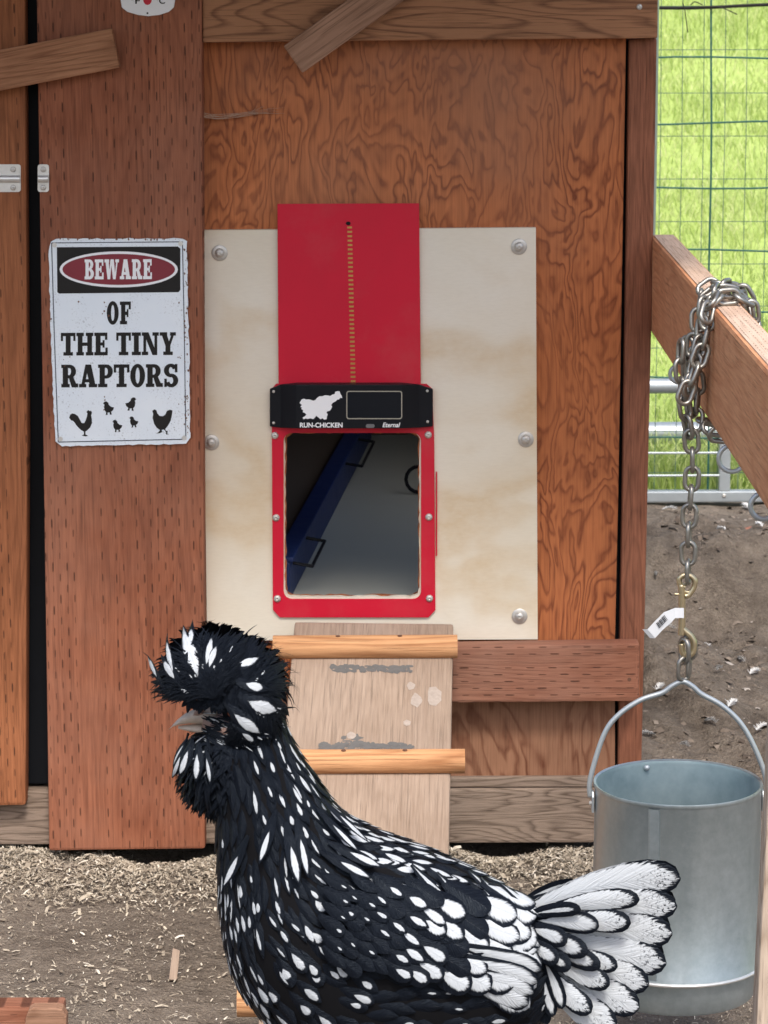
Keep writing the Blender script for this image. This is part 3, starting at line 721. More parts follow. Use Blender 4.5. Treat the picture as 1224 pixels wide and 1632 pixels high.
def slabtext(name, body, x0, x1, yb, yt, mat, Y, slope=0.0, gap=.07):
    gl = [glyph(c) for c in body]; tot = sum(g[0] for g in gl) + gap*(len(gl)-1); k = (x1-x0)/tot; h = yb-yt; x = 0; polys = []
    for w_, pg in gl:
        for q in pg: polys.append(sk([(x0+(x+a)*k, yb - b*h + slope*((x+a)*k)) for a, b in q]))
        x += w_ + gap
    return flat(name, polys, Y, mat, sign, th=.0001, step=.000004)
slabtext('lettering', 'BEWARE', 330, 803, 376, 236, M['whitep'], Y4, -.004)
slabtext('lettering', 'OF', 486, 655, 692, 532, M['charcoal'], Y1)
slabtext('lettering', 'THE TINY', 163, 972, 912, 752, M['charcoal'], Y1, -.006, gap=.045)
slabtext('lettering', 'RAPTORS', 166, 990, 1136, 976, M['charcoal'], Y1, -.006, gap=.04)
rooster = [(222,1350),(228,1328),(243,1318),(262,1322),(283,1337),(297,1362),(310,1386),(328,1386),(338,1366),(346,1340),(350,1318),(343,1308),(356,1294),(366,1302),(376,1298),(382,1314),(376,1332),(380,1352),(383,1384),(370,1416),(350,1436),(336,1446),(337,1466),(355,1476),(340,1480),(325,1478),(310,1474),(326,1466),(325,1446),(306,1436),(288,1420),(272,1402),(262,1385),(248,1370),(236,1368)]
henS = [(806,1300),(820,1290),(834,1296),(842,1318),(858,1336),(880,1338),(898,1326),(908,1302),(930,1292),(948,1298),(944,1330),(936,1368),(918,1402),(898,1426),(900,1440),(914,1440),(912,1462),(922,1466),(902,1466),(904,1450),(888,1432),(872,1434),(876,1450),(858,1458),(832,1460),(850,1450),(860,1436),(836,1418),(818,1390),(808,1350),(812,1320)]
chick = [(460,1248),(470,1236),(484,1234),(497,1244),(500,1258),(516,1272),(537,1276),(530,1296),(516,1308),(522,1326),(508,1328),(506,1312),(492,1312),(492,1328),(478,1330),(482,1312),(470,1296),(466,1272),(470,1258)]
def sh(pts, dx, dy, k=1, flip=False):
    cx, cy = 498, 1282; return [(cx + dx + (x-cx)*k*(-1 if flip else 1), cy + dy + (y-cy)*k) for x, y in pts]
for nm, lp_ in (('rooster_silhouette', rooster), ('hen_silhouette', henS), ('chick_silhouette', chick), ('chick_silhouette', sh(chick, 157, -29, 1, True)), ('chick_silhouette', sh(chick, 62, 125, .9)), ('chick_silhouette', sh(chick, 178, 97, .82))):
    tess(nm, sk(lp_), Y1, M['charcoal'], sign)

# ---------------------------------------------------------------- thermometer, cut by the frame's top edge
TY = -.0545
th = thing('thermometer', P(236, 22, TY), 'white thermometer dial with red centre above the warning sign', 'thermometer')
tp = [(192, -70)] + [(192, 0), (194, 12), (203, 19), (220, 24), (236, 26), (254, 24), (269, 19), (277, 12), (279, 0), (279, -70), (236, -82)]
board('plate', tp, TY, .004, M['whitep'], th, bevel=.0012)
flat('bulb', [[(235+7*math.cos(a*.5236), -1+9*math.sin(a*.5236)) for a in range(12)]], TY-.0004, M['red'], th)
text('lettering', '°F', 208, 223, 6, -4, TY-.0004, M['charcoal'], th, bold=.02)
text('lettering', '°C', 248, 263, 6, -4, TY-.0004, M['charcoal'], th, bold=.02)
flat('pivot', [[(235+1.6*math.cos(a*.7854), 21+1.6*math.sin(a*.7854)) for a in range(8)]], TY-.0004, M['charcoal'], th)

# ---------------------------------------------------------------- ramp with rungs
ramp = thing('ramp', P(600, 1300, -.3), 'wooden plank ramp with round rungs leading up to the pop door', 'ramp')
# top edge at the door, foot on the dirt: rung pixels and depths agree with a straight plank
A = P(596, 992, -.03); Yb = -.80
B = Vector((P(560, 1640, Yb).x, Yb, .012))
rd = (B - A).normalized(); rx = Vector((1, 0, 0)); rx = (rx - rd*rx.dot(rd)).normalized(); rn = rx.cross(rd); rn = rn if rn.y < 0 else -rn
Lr = (B-A).length; RW = .119
mrot = Matrix((rx, rn, -rd)).transposed()
V, Fc = prism([(-RW, -Lr/2), (RW, -Lr/2), (RW, Lr/2), (-RW, Lr/2)], -.022, 0)
if mrot.determinant() < 0: mrot = Matrix((-rx, rn, -rd)).transposed()
pk = mk('plank', V, Fc, M['ramp'], ramp, bevel=.004); cc = (A+B)/2 - rn*.011
pk.matrix_local = Matrix.Translation(cc - wl(ramp)) @ mrot.to_4x4(); WL[pk.name] = cc
def rung_at(px0, px1, py, r=.0175):
    dr = ray((px0+px1)/2, py); t = (A - CLOC).dot(rn)/dr.dot(rn); c = CLOC + dr*t
    a = P(px0, py, c.y - .01); b = P(px1, py - .3, c.y - .01); c0 = c + rn*(r*.62)
    pts = [Vector((a.x, c0.y, c0.z)), Vector(((a.x*.5+b.x*.5), c0.y, c0.z)), Vector((b.x, c0.y, c0.z))]
    V, Fc = tube(pts, r, 18); o = mk('rung', V, Fc, M['rung'], ramp, smooth=True, auto=40)
    for u in (.33, .66):
        q = pts[0].lerp(pts[2], u + random.uniform(-.03, .03)) + Vector((0, -.004, r-.0006))
        V, Fc = lathe([(.0001, .0014), (.0032, .0012), (.0035, 0)], 10, q); mk('nail', V, Fc, M['rust'], o)
    return o
rung_at(435, 729, 1040); rung_at(440, 741, 1223); rung_at(408, 752, 1412); rung_at(378, 768, 1608)
# tar-like residue strips where old rungs were
def on_plank(px, py, off=.0004):
    dr = ray(px, py); t = (A + rn*off - CLOC).dot(rn)/dr.dot(rn); return CLOC + dr*t
random.seed(21)
def smear(x0, x1, y0, y1, n_):
    V, Fc = [], []
    for k in range(n_):
        cx = random.uniform(x0, x1); cy = random.uniform(y0, y1); w_ = random.uniform(2, 10); h_ = random.uniform(1.0, 5)
        pts = [on_plank(cx+w_*math.cos(i*.785)*random.uniform(.6, 1), cy+h_*math.sin(i*.785)*random.uniform(.5, 1), .0003+k*.000004) for i in range(8)]
        o = len(V); V += pts; Fc.append(list(range(o, o+8)))
    return V, Fc
M['tar'] = plain('grey glue residue', (.115, .11, .105), .75, var=.3, scale=200)
for a_ in ((528, 655, 1061, 1070, 90), (508, 655, 1184, 1201, 210), (545, 580, 1170, 1184, 14)):
    V, Fc = smear(*a_); tag(mk('glue_residue', V, Fc, M['tar'], ramp), kind='stuff')
M['mud'] = plain('dried droppings', (.36, .30, .255), .5, var=.35, scale=160)
for cx, cy, rx_, ry_ in ((692, 1110, 13, 19), (663, 1116, 10, 12), (655, 1093, 7, 7), (649, 1152, 7, 5), (560, 1172, 8, 6)):
    pts = [on_plank(cx+rx_*math.cos(i*.449)*random.uniform(.75, 1.05), cy+ry_*math.sin(i*.449)*random.uniform(.75, 1.05), .0006) for i in range(14)]
    mk('dropping', pts + [on_plank(cx, cy, .0016)], [[i, (i+1) % 14, 14] for i in range(14)], M['mud'], ramp, smooth=True)

# ---------------------------------------------------------------- run rail and post on the right
q0 = P(1039, 378, .0); xl = q0.x; zt = q0.z; zb = P(1038, 530, .0).z
rail = thing('run_rail', (xl+.019, -.7, zb), 'orange-brown plank rail running out from the coop corner', 'rail')
box('plank', (xl, -1.52, zb), (xl+.038, .03, zt), M['rail_y'], rail, bevel=.006)
box('top_edge', (xl+.0045, -1.515, zt-.0005), (xl+.0335, .026, zt+.0012), M['rail_top'], rail, bevel=0)
Yp = -1.44
pt = thing('run_post', P(1215, 1700, Yp), 'grey weathered upright post in front of the metal bucket', 'post')
a0 = P(1194, 1640, Yp); a1 = P(1222, 1090, Yp); dd = (a1-a0)/(a1.z-a0.z)
bz, tz = 0.0, zt + .12
V = []
for z in (bz, tz):
    c = a0 + dd*(z-a0.z)
    for dx, dy in ((0, 0), (.089, 0), (.089, .038), (0, .038)): V.append((c.x+dx, Yp+dy-.05, z))
mk('timber', V, [[0, 1, 2, 3], [4, 7, 6, 5], [0, 4, 5, 1], [1, 5, 6, 2], [2, 6, 7, 3], [3, 7, 4, 0]], M['postgrey'], pt, bevel=.005)
# screw hooks along the rail's underside
for (x, y, rr), lab in zip(((1082, 598, .012), (1166, 772, .0155), (1217, 834, .014)), ('metal screw hook under the rail beside the coop corner post', 'metal screw hook under the rail just past the hanging chain', 'metal screw hook under the rail close to the grey run post')):
    # depth: the rail's lower edge passes this pixel
    dr = ray(x, y - 8); t = ((xl+.012)-CLOC.x)/dr.x; c = CLOC + dr*t; c = Vector((xl+.012, c.y, zb - rr - .004))
    pts = [Vector((c.x, c.y, zb+.002)), Vector((c.x, c.y, zb-.004))] + [c + Vector((rr*math.sin(a), 0, rr*math.cos(a)))*1.0 for a in [-i*.32 for i in range(0, 15)]]
    V, Fc = tube(pts, .0028, 8); tag(mk('screw_hook', V, Fc, M['galv'], smooth=True), lab, 'hook', 'hooks under the run rail')

# ---------------------------------------------------------------- galvanised bucket
RK = 1.24; CY = -(CAM_D - CAM_D/RK)
sc = CAM_D/RK/math.cos(PITCH)/FPX
bt = P(1080.5, 1247, CY); Rb = 134*sc/1.0
zbot = P(1080, 1612, CY-Rb*.9).z
bz0 = max(.012, P(1080, 1622, CY - Rb).z)
bk = thing('metal_bucket', (bt.x, CY, bz0), 'round galvanised metal feeder bucket hanging on a chain', 'bucket')
zr = bt.z; ax = (bt.x, CY, 0)
zl = P(1080, 1571, CY-Rb*1.04).z
body = mk('body', *lathe([(Rb-.0012, zr), (Rb+.0018, zr+.0012), (Rb+.0026, zr-.0015), (Rb+.0012, zr-.0045), (Rb+.0004, zr-.006), (Rb*1.015, zr-.12), (Rb*1.045, zl+.006), (Rb*1.07, zl+.002), (Rb*1.07, zl-.001), (Rb*1.02, zl-.002), (Rb*.99, zl-.003)], 72, ax), M['bucket'], bk, smooth=True, auto=50)
mk('lining', *lathe([(Rb-.0013, zr-.0002), (Rb-.003, zr-.004), (Rb-.003, zr-.10), (Rb*1.0, zr-.2), (.0001, zr-.2)], 72, ax), M['bucket_in'], bk, smooth=True, auto=50)
mk('base_ring', *lathe([(Rb*.985, zl-.0035), (Rb*.99, zl-.012), (Rb*.975, bz0+.004), (Rb*.95, bz0), (.0001, bz0+.002)], 72, ax), M['bucket'], bk, smooth=True, auto=50)
mk('bead', *tube([Vector((bt.x + Rb*1.072*math.cos(k/60*6.2832), CY + Rb*1.072*math.sin(k/60*6.2832), zl)) for k in range(60)], .0024, 8, True), M['steel'], bk, smooth=True)
# vertical lap seam
ang = math.radians(-90 - 20.5); c_, s_ = math.cos(ang), math.sin(ang); tx, ty = -s_, c_
V = []
for z, rr in ((zr-.006, Rb+.0004), (zr-.12, Rb*1.015), (zl+.006, Rb*1.045)):
    for u, h in ((-.0085, 0.0002), (-.006, .0016), (.0055, .0022), (.0058, -.0002)):
        V.append((bt.x + (rr+h)*c_ + tx*u, CY + (rr+h)*s_ + ty*u, z))
mk('seam', V, [[r*4+k, r*4+k+1, r*4+k+5, r*4+k+4] for r in range(2) for k in range(3)], M['bucket'], bk)
V, Fc = lathe([(.0001, .003), (.0028, .0026), (.004, 0)], 10)
for px_, py_ in ((1031, 1224),):
    d_ = ray(px_, py_); q = P(px_, py_, CY+Rb*.9); mk('rivet', [q + Vector((v.x, -v.z, v.y)) for v in V], Fc, M['galv'], bk, smooth=True)
# ears and bail
hookz = P(1087, 1092, CY).z
for sgn, nm in ((-1, 'ear'), (1, 'ear')):
    ex = bt.x + sgn*(Rb+.003); V, Fc = prism([(-.009, -.014), (.009, -.014), (.009, .006), (.005, .012), (-.005, .012), (-.009, .006)], -.0015, .0015)
    mk(nm, [(ex + v[1], CY + v[0], zr-.022+v[2]) for v in V], Fc, M['galv'], bk, bevel=.0008)
    V, Fc = lathe([(.0001, .003), (.0026, .0026), (.0034, 0)], 10)
    mk('rivet', [(ex + sgn*(.0015+v.z), CY+v.x, zr-.026+v.y) for v in V], Fc, M['zinc'], bk, smooth=True)
bail = spline([(bt.x-Rb-.006, CY, zr-.018), (bt.x-Rb-.006, CY, zr+.006)] + [P(x, y, CY) for x, y in ((962, 1172), (985, 1140), (1020, 1116), (1055, 1104), (1071, 1093), (1088, 1086), (1104, 1094), (1118, 1106), (1150, 1124), (1180, 1152), (1202, 1190))] + [(bt.x+Rb+.006, CY, zr+.006), (bt.x+Rb+.006, CY, zr-.018)], 6)
V, Fc = tube(bail, .0033, 10); mk('bail', V, Fc, M['galv'], bk, smooth=True)

# ---------------------------------------------------------------- chain
chn = thing('chain', P(1100, 700, CY), 'dull steel link chain wrapped over the run rail holding the bucket', 'chain')
def link_mesh(L, Wd, r):
    pts = []; n_ = 8
    for k in range(n_+1): a = -math.pi/2 + math.pi*k/n_; pts.append(Vector((Wd/2*math.cos(a) if 0 else Wd/2*math.sin(a), 0, (L/2-Wd/2) + Wd/2*math.cos(a))))
    for k in range(n_+1): a = math.pi/2 + math.pi*k/n_; pts.append(Vector((Wd/2*math.sin(a), 0, -(L/2-Wd/2) + Wd/2*math.cos(a))))
    V, Fc = tube(pts, r, 8, True); me = bpy.data.meshes.new('link'); me.from_pydata(V, [], Fc); me.materials.append(M['chain'])
    bm = bmesh.new(); bm.from_mesh(me); bmesh.ops.recalc_face_normals(bm, faces=bm.faces); bm.to_mesh(me); bm.free()
    me.polygons.foreach_set('use_smooth', [True]*len(me.polygons)); return me
LR = .0029; LL = .034; LK = link_mesh(LL-2*LR, .0165, LR); PITCHL = LL - 4*LR + .0006
random.seed(6)
def strand(path, roll0=0, side=Vector((0, -1, 0)), wob=.25):
    pts = spline(path, 16); cum = [0]
    for i in range(1, len(pts)): cum.append(cum[-1] + (pts[i]-pts[i-1]).length)
    n_ = int(cum[-1]/PITCHL)
    def at(s_):
        for i in range(1, len(pts)):
            if cum[i] >= s_: return pts[i-1].lerp(pts[i], (s_-cum[i-1])/max(1e-9, cum[i]-cum[i-1]))
        return pts[-1]
    for k in range(n_):
        a, b = at(k*PITCHL), at((k+1)*PITCHL); z = (b-a).normalized(); x = side.cross(z)
        x = x.normalized() if x.length > 1e-4 else z.orthogonal().normalized()
        y = z.cross(x); m = Matrix((x, y, z)).transposed() @ Matrix.Rotation(roll0 + (math.pi/2 if k % 2 else 0) + random.uniform(-wob, wob), 3, 'Z')
        inst('link', LK, Matrix.Translation((a+b)/2) @ m.to_4x4(), chn)
def pc(x, y, dY=0): return P(x, y, CY + dY)
xt = xl + .019
# wraps over the top of the rail
for k, (yo, x0) in enumerate(((-.045, 1100), (.0, 1114), (.05, 1108))):
    Yk = CY + yo
    strand([pc(1088+8*k, 640-12*k, yo-.01), Vector((xl-.009, Yk, zt-.035)), Vector((xl-.007, Yk+.006, zt+.004)), Vector((xl+.008, Yk+.015, zt+.012+.003*k)), Vector((xl+.03, Yk+.02, zt+.012)), Vector((xl+.047, Yk+.03, zt-.0)), Vector((xl+.050, Yk+.03, zt-.06)), Vector((xl+.05, Yk+.02, zb-.003)), Vector((xl+.02, Yk+.01, zb-.012)), Vector((xl-.01, Yk, zb-.006))], .6*k)
strand([Vector((xl-.012, CY-.06, zt-.012)), Vector((xl+.0, CY-.03, zt+.014)), Vector((xl+.02, CY+.03, zt+.018)), Vector((xl+.046, CY+.055, zt+.01)), Vector((xl+.056, CY+.05, zt-.02)), Vector((xl+.056, CY+.03, zt-.05))], .4)
# falling strands on the near side of the rail
strand([pc(1086, 545), pc(1084, 575), pc(1088, 620), pc(1094, 665), pc(1102, 712)], 1.2)
strand([pc(1106, 535, .012), pc(1104, 575, .012), pc(1112, 610, .014), pc(1110, 655, .012), pc(1104, 705, .006)], .3)
strand([pc(1096, 540, .02), pc(1100, 620, .02), pc(1105, 690, .01)], .9)
strand([pc(1101, 688), pc(1104, 740), pc(1100, 800), pc(1097, 860), pc(1096, 956)], .1, wob=.15)
strand([pc(1090, 1022), pc(1091, 1060), pc(1085, 1102)], 1.0, wob=.1)
strand([pc(1097, 1018, .006), pc(1098, 1060, .008), pc(1094, 1100, .006)], .2, wob=.1)
# double snap hook
snap = thing('snap_hook', pc(1092, 1020), 'yellowish metal snap hook joining the chain above the bucket', 'hook')
def T(path, r, nm, m=8, mat='snap', par=None):
    V, Fc = tube(spline(path, m), r, 10); return mk(nm, V, Fc, M[mat], par or snap, smooth=True)
T([pc(1092, 936), pc(1084, 932), pc(1083, 922), pc(1090, 917), pc(1100, 918), pc(1107, 925), pc(1106, 936), pc(1098, 948), pc(1092, 950)], .0034, 'top_hook')
T([pc(1086, 932), pc(1087, 960), pc(1087, 990), pc(1086, 1012)], [.0042]*25, 'stem')
T([pc(1090, 942), pc(1097, 944), pc(1104, 938), pc(1108, 931)], .0022, 'gate')
T([pc(1075, 947), pc(1083, 947), pc(1091, 945)], .0017, 'thumb_lever')
T([pc(1086, 1000), pc(1092, 1006), pc(1101, 1014), pc(1106, 1026), pc(1104, 1040), pc(1095, 1045), pc(1088, 1040), pc(1086, 1026)], .0037, 'bottom_hook')
tg = thing('price_tag', pc(1045, 995), 'small white folded tag looped on the snap hook', 'tag')
tp = [(1090, 969, -.006), (1076, 969, -.007), (1064, 976, -.006), (1050, 990, -.003), (1038, 1003, .0), (1030, 1003, .004)]
V = []
for x, y, dy in tp:
    sl = 16 if x > 1060 else 14
    V += [pc(x - (6 if x < 1070 else 0), y, dy), pc(x + (6 if x < 1070 else 0), y + sl, dy)]
V2 = [v + Vector((0, .0006, 0)) for v in V]; n_ = len(tp)
Fc = [[2*i, 2*i+1, 2*i+3, 2*i+2] for i in range(n_-1)] + [[2*n_+2*i, 2*n_+2*i+2, 2*n_+2*i+3, 2*n_+2*i+1] for i in range(n_-1)]
mk('paper', V + V2, Fc, M['tagm'], tg)
V, Fc = [], []
for k in range(9):                 # barcode bars
    u = k/9; x = 1061 - 13*u; y = 981 + 14*u
    q = [pc(x-2.5, y-1, -.0066+.003*u), pc(x+3, y+7, -.0066+.003*u), pc(x+3.0-(.5+.4*(k % 3)), y+7.6, -.0066+.003*u), pc(x-2.5-(.5+.4*(k % 3)), y-.4, -.0066+.003*u)]
    o = len(V); V += q; Fc.append([o, o+1, o+2, o+3])
tag(mk('barcode', V, Fc, M['charcoal'], tg), kind='stuff')

# ---------------------------------------------------------------- fence, gate, pipes
fx0, fx1 = -.2, 3.6
fen = thing('wire_fence', (1.2, GATE_Y, 0), 'green coated square-grid wire fence at the meadow edge', 'fence')
zs = [P(1140, y, GATE_Y).z for y in (10, 93, 197, 297, 397, 497, 600)]
step = (zs[1]-zs[6])/5
allz = [zs[6] - step*k for k in (1,)] + [zs[6] + step*k for k in range(0, 9)]
for i, z in enumerate(allz):
    pts = [Vector((fx0 + (fx1-fx0)*k/40, GATE_Y + .004*math.sin(k*1.7+i), z + .004*math.sin(k*.9+i*2))) for k in range(41)]
    V, Fc = tube(pts, .0024, 6); mk('horizontal_wire', V, Fc, M['greenwire'], fen)
xv = P(1130, 300, GATE_Y).x
for k in range(-7, 16):
    x = xv + k*.152; pts = [Vector((x + .006*(1.2-z) + .002*math.sin(z*9+k), GATE_Y - .0045, z)) for z in np.linspace(.01, 1.75, 14)]
    V, Fc = tube(pts, .0025, 6); mk('vertical_wire', V, Fc, M['greenwire'], fen)
V, Fc = [], []
xf = P(1082, 300, GATE_Y+.03).x
for k in range(-22, 48):
    x = xf + k*.052; v, f = tube([Vector((x, GATE_Y+.03, .02)), Vector((x+.006, GATE_Y+.032, .9)), Vector((x, GATE_Y+.03, 1.75))], .0012, 4); V, Fc = join((V, Fc), (v, f))
zf = P(1140, 77, GATE_Y+.03).z
for k in range(-13, 5):
    z = zf + k*.104; v, f = tube([Vector((fx0, GATE_Y+.0315, z)), Vector((1.5, GATE_Y+.0315, z-.006)), Vector((fx1, GATE_Y+.0315, z))], .0012, 4); V, Fc = join((V, Fc), (v, f))
tag(mk('fine_mesh', V, Fc, M['finewire'], fen), kind='stuff')
zt_ = P(1140, 10, GATE_Y-.01).z
pts = [Vector((fx0 + (fx1-fx0)*k/60, GATE_Y-.012, zt_ + .004*math.sin(k*.8))) for k in range(61)]
V, Fc = tube(pts, .0042, 6); mk('top_cable', V, Fc, M['charcoal'], fen)
for pth in ([(1088, 4), (1092, 20), (1096, 52)], [(1140, 10), (1155, 14), (1175, 23)], [(1100, 8), (1108, 3), (1120, 8)]):
    V, Fc = tube(spline([P(x, y, GATE_Y-.02) for x, y in pth], 5), .0013, 5); mk('tie_wire', V, Fc, M['charcoal'], fen)
gate = thing('pipe_gate', (1.2, GATE_Y-.03, 0), 'galvanised pipe gate frame below the green wire fence', 'gate')
def hpipe(y0, y1, Y, nm, x0=-.2, x1=3.6, square=False):
    a, b = P(1100, y0, Y).z, P(1100, y1, Y).z; r = abs(a-b)/2; z = (a+b)/2
    if square: return box(nm, (x0, Y, b), (x1, Y+.03, a), M['galv'], gate, bevel=.004)
    V, Fc = tube([Vector((x0, Y, z)), Vector((x1, Y, z))], r, 16); return mk(nm, V, Fc, M['galv'], gate, smooth=True, auto=50)
hpipe(603, 627, GATE_Y-.035, 'middle_rail'); hpipe(783, 801, GATE_Y-.045, 'bottom_rail', square=True)
a, b = P(1147, 700, GATE_Y-.044).x, P(1165, 700, GATE_Y-.044).x
z1 = P(1150, 728, GATE_Y-.044).z; z0 = P(1150, 783.5, GATE_Y-.044).z
box('stile', (a, GATE_Y-.044, z0), (b, GATE_Y-.016, P(1150, 603, GATE_Y).z), M['galv'], gate, bevel=.003)
for i, y in enumerate((722, 758)):
    z = P(1100, y, GATE_Y-.05).z; V, Fc = tube([Vector((-.2, GATE_Y-.05, z)), Vector((a, GATE_Y-.05, z))], .003, 6); mk('rod', V, Fc, M['galv'], gate)
inst('screw', SC_M, Matrix.Translation(P(1154, 790, GATE_Y-.0455)), gate)
# pipe lying in the grass
zg = P(1080, 690, GATE_Y+.42).z
V, Fc = tube([Vector((.2, GATE_Y+.42, zg)), Vector((3.4, GATE_Y+.42, zg))], .029, 18)
tag(mk('ground_pipe', V, Fc, M['galv'], smooth=True, auto=50), 'thick galvanised pipe lying in the grass behind the gate', 'pipe')
# upright galvanised pole behind the coop corner
xp = P(1041, 250, .045); V, Fc = tube([Vector((xp.x-.010, .045, zb+.02)), Vector((xp.x-.007, .045, 1.0)), Vector((xp.x-.004, .045, 1.9))], .0125, 14)
tag(mk('metal_pole', V, Fc, M['galv'], smooth=True, auto=50), 'slim galvanised pole rising behind the coop corner post', 'pole')

# ---------------------------------------------------------------- low wooden step, bottom left
st = thing('wooden_step', Vector((P(50, 1632, -.83).x, -.83, 0)), 'low red-brown wooden step frame on the shavings', 'step')
ys = -.83
c = P(100, 1605, ys); zt2 = c.z; x1 = c.x
bkY = None
dr = ray(100, 1588); t = (zt2-CLOC.z)/dr.z; yb2 = (CLOC + dr*t).y
box('board', (x1-.6, ys, 0.0), (x1, yb2, zt2), M['red_x'], st, bevel=.004)
q = P(66, 1606, ys-.02)
V, Fc = prism([(-.026, -.2), (.03, -.2), (.031, .0-.012), (.026, -.002), (.018, .0), (-.010, .0), (-.016, -.003), (-.02, -.014)], -.022, -.0005)
mk('peg', [(q.x+v[0], ys+v[1], max(0.0, q.z+v[2])) for v in V], Fc, M['turn2'], st, bevel=.002)
# wood offcut standing in the dirt
q = G(278, 1552)
V, Fc = prism([(-.0055, -.006), (.0055, -.006), (.0065, .036), (-.0035, .039)], -.006, .006)
o = tag(mk('wood_offcut', V, Fc, M['ramp'], bevel=.001), 'small pale wood offcut lying on the dirt beside the hen', 'offcut'); o.location = q + Vector((0, 0, .012)); o.rotation_euler = (R(-38), R(6), R(4))

# ---------------------------------------------------------------- shavings, crumbs, loose feathers
rg = np.random.default_rng(9)
def chips_mesh(name, spots, mat, label):
    V = []; Fc = []
    for x, y, L, Wd, hgt in spots:
        z = hz(x, y) + hgt; a = rg.random()*6.283; tl = rg.normal()*.22; ro = rg.normal()*.25; cu = rg.uniform(.05, .3)*L
        m = Matrix.Rotation(a, 3, 'Z') @ Matrix.Rotation(tl, 3, 'Y') @ Matrix.Rotation(ro, 3, 'X'); o = len(V); c0 = Vector((x, y, z))
        for t_, zz in ((-.5, 0), (0, cu), (.5, 0)):
            for s_ in (-.5, .5): V.append(c0 + m @ Vector((t_*L, s_*Wd, zz)))
        Fc += [[o, o+2, o+3, o+1], [o+2, o+4, o+5, o+3]]
    me = bpy.data.meshes.new(name); me.from_pydata(V, [], Fc); me.materials.append(mat); o = bpy.data.objects.new(name, me); link(o, None, (0, 0, 0))
    return tag(o, label, name.replace('_', ' '), kind='stuff')
sp = []
for _ in range(75000):
    x = rg.uniform(-.85, .75); 
    if rg.random() < .62: y = -.02 - abs(rg.normal())*.10
    else: y = rg.uniform(-1.3, .06)
    dn = noise.noise((x*3.2, y*3.2, 4)) + .6*noise.noise((x*9, y*9, 8))
    if y < -.28 and dn < .12 and rg.random() < .55: continue
    if y >= -.28 and dn < -.35 and rg.random() < .6: continue
    L = rg.gamma(2.0, .0023 if y > -.3 else .0019) + .002; sp.append((x, y, L, L*rg.uniform(.06, .32), rg.uniform(.0, .005) + (.008*rg.random() if y > -.25 else 0)))
chips_mesh('wood_shavings', sp, M['shav'], 'pale wood shavings scattered along the foot of the coop')
sp = []
for _ in range(7000):
    x = rg.uniform(.3, 1.7); y = rg.uniform(.05, 2.8); L = rg.gamma(2.2, .0028) + .003
    sp.append((x, y, L, L*rg.uniform(.3, .8), rg.uniform(-.002, .001)))
chips_mesh('dirt_crumbs', sp, M['crumb'], 'loose dirt crumbs and bits covering the run floor')
random.seed(31)
fpx = [(1065, 818, 26), (1098, 820, 14), (1190, 815, 34), (1105, 846, 20), (1040, 1030, 20), (1030, 1065, 22), (1068, 1020, 22), (1118, 1040, 24), (1034, 1175, 22), (1165, 1155, 26), (1200, 1110, 22), (1130, 1165, 20), (1210, 880, 20), (1045, 905, 14), (830, 1375, 22), (20, 1360, 22), (1180, 1050, 26), (1062, 1085, 22), (1145, 1120, 18), (1050, 1140, 20), (1205, 1000, 18), (1150, 880, 16), (1075, 960, 18), (1212, 1180, 24), (1090, 1190, 20)]
for x, y, s_ in fpx:
    q = G(x, y); q.z = hz(q.x, q.y) + .006; L = s_*.00125; V = []; Fc = []
    a = random.uniform(0, 6.28)
    for k in range(110):            # a puff of barbs around a short curved shaft
        t = random.random(); base = Vector((math.cos(a)*(t-.5)*L, math.sin(a)*(t-.5)*L, .004*math.sin(t*3.1)))
        b = a + random.gauss(0, .5); ln = L*random.uniform(.2, .5)*(1-.4*t)
        tip = base + Vector((math.cos(b)*ln, math.sin(b)*ln, random.uniform(.0, .006))); wv = Vector((-math.sin(b), math.cos(b), 0))*.0006
        o = len(V); V += [q+base-wv, q+base+wv, q+tip+wv*.6, q+tip-wv*.6]; Fc.append([o, o+1, o+2, o+3])
    tag(mk('loose_feather', V, Fc, M['fluff'], uv=1), ('small white downy feather lying on the dirt close to the pipe gate' if y < 830 else 'small white downy feather at the foot of the coop beside the ramp' if x == 830 else 'small white downy feather under the bottom edge of the coop door' if x == 20 else 'small white downy feather on the dirt between the bucket and the gate'), 'feather', 'loose feathers on the dirt')
V, Fc = tube(spline([G(1085, 862, .02), G(1140, 853, .025), G(1180, 846, .03), G(1224, 836, .035), G(1260, 830, .03)], 6), .005, 8)
tag(mk('fallen_stick', V, Fc, M['stick'], smooth=True), 'thin reddish stick lying on the dirt near the gate', 'stick')

# ================================================================== THE HEN
HY = -(CAM_D - CAM_D/1.45)
HS = (P(601, 1400, HY) - P(600, 1400, HY)).length
def H(x, y, d=0): return P(x, y, HY) + Vector((0, d*HS, 0))
hen = thing('hen', Vector((H(560, 1500).x, HY, 0)), 'black and white laced crested hen standing sideways before the ramp', 'hen')
SEC = [((874, 1462), (884, 1545), 26), ((836, 1434), (852, 1640), 74), ((762, 1394), (770, 1690), 112), ((682, 1358), (650, 1712), 136), ((612, 1332), (525, 1700), 146),
       ((566, 1312), (436, 1636), 144), ((536, 1288), (378, 1560), 128), ((518, 1264), (356, 1482), 110), ((502, 1240), (349, 1402), 94), ((484, 1212), (345, 1330), 80),
       ((466, 1182), (342, 1275), 70), ((452, 1146), (332, 1222), 62), ((438, 1108), (346, 1172), 50), ((412, 1076), (356, 1120), 40), ((390, 1064), (366, 1085), 24)]
def cr(t, f):
    n_ = len(SEC); i = min(max(int(t), 0), n_-2); u = t-i; g = lambda k: f(SEC[min(max(k, 0), n_-1)])
    p0, p1, p2, p3 = g(i-1), g(i), g(i+1), g(i+2)
    return .5*((2*p1) + (p2-p0)*u + (2*p0-5*p1+4*p2-p3)*u*u + (3*p1-p0-3*p2+p3)*u**3)
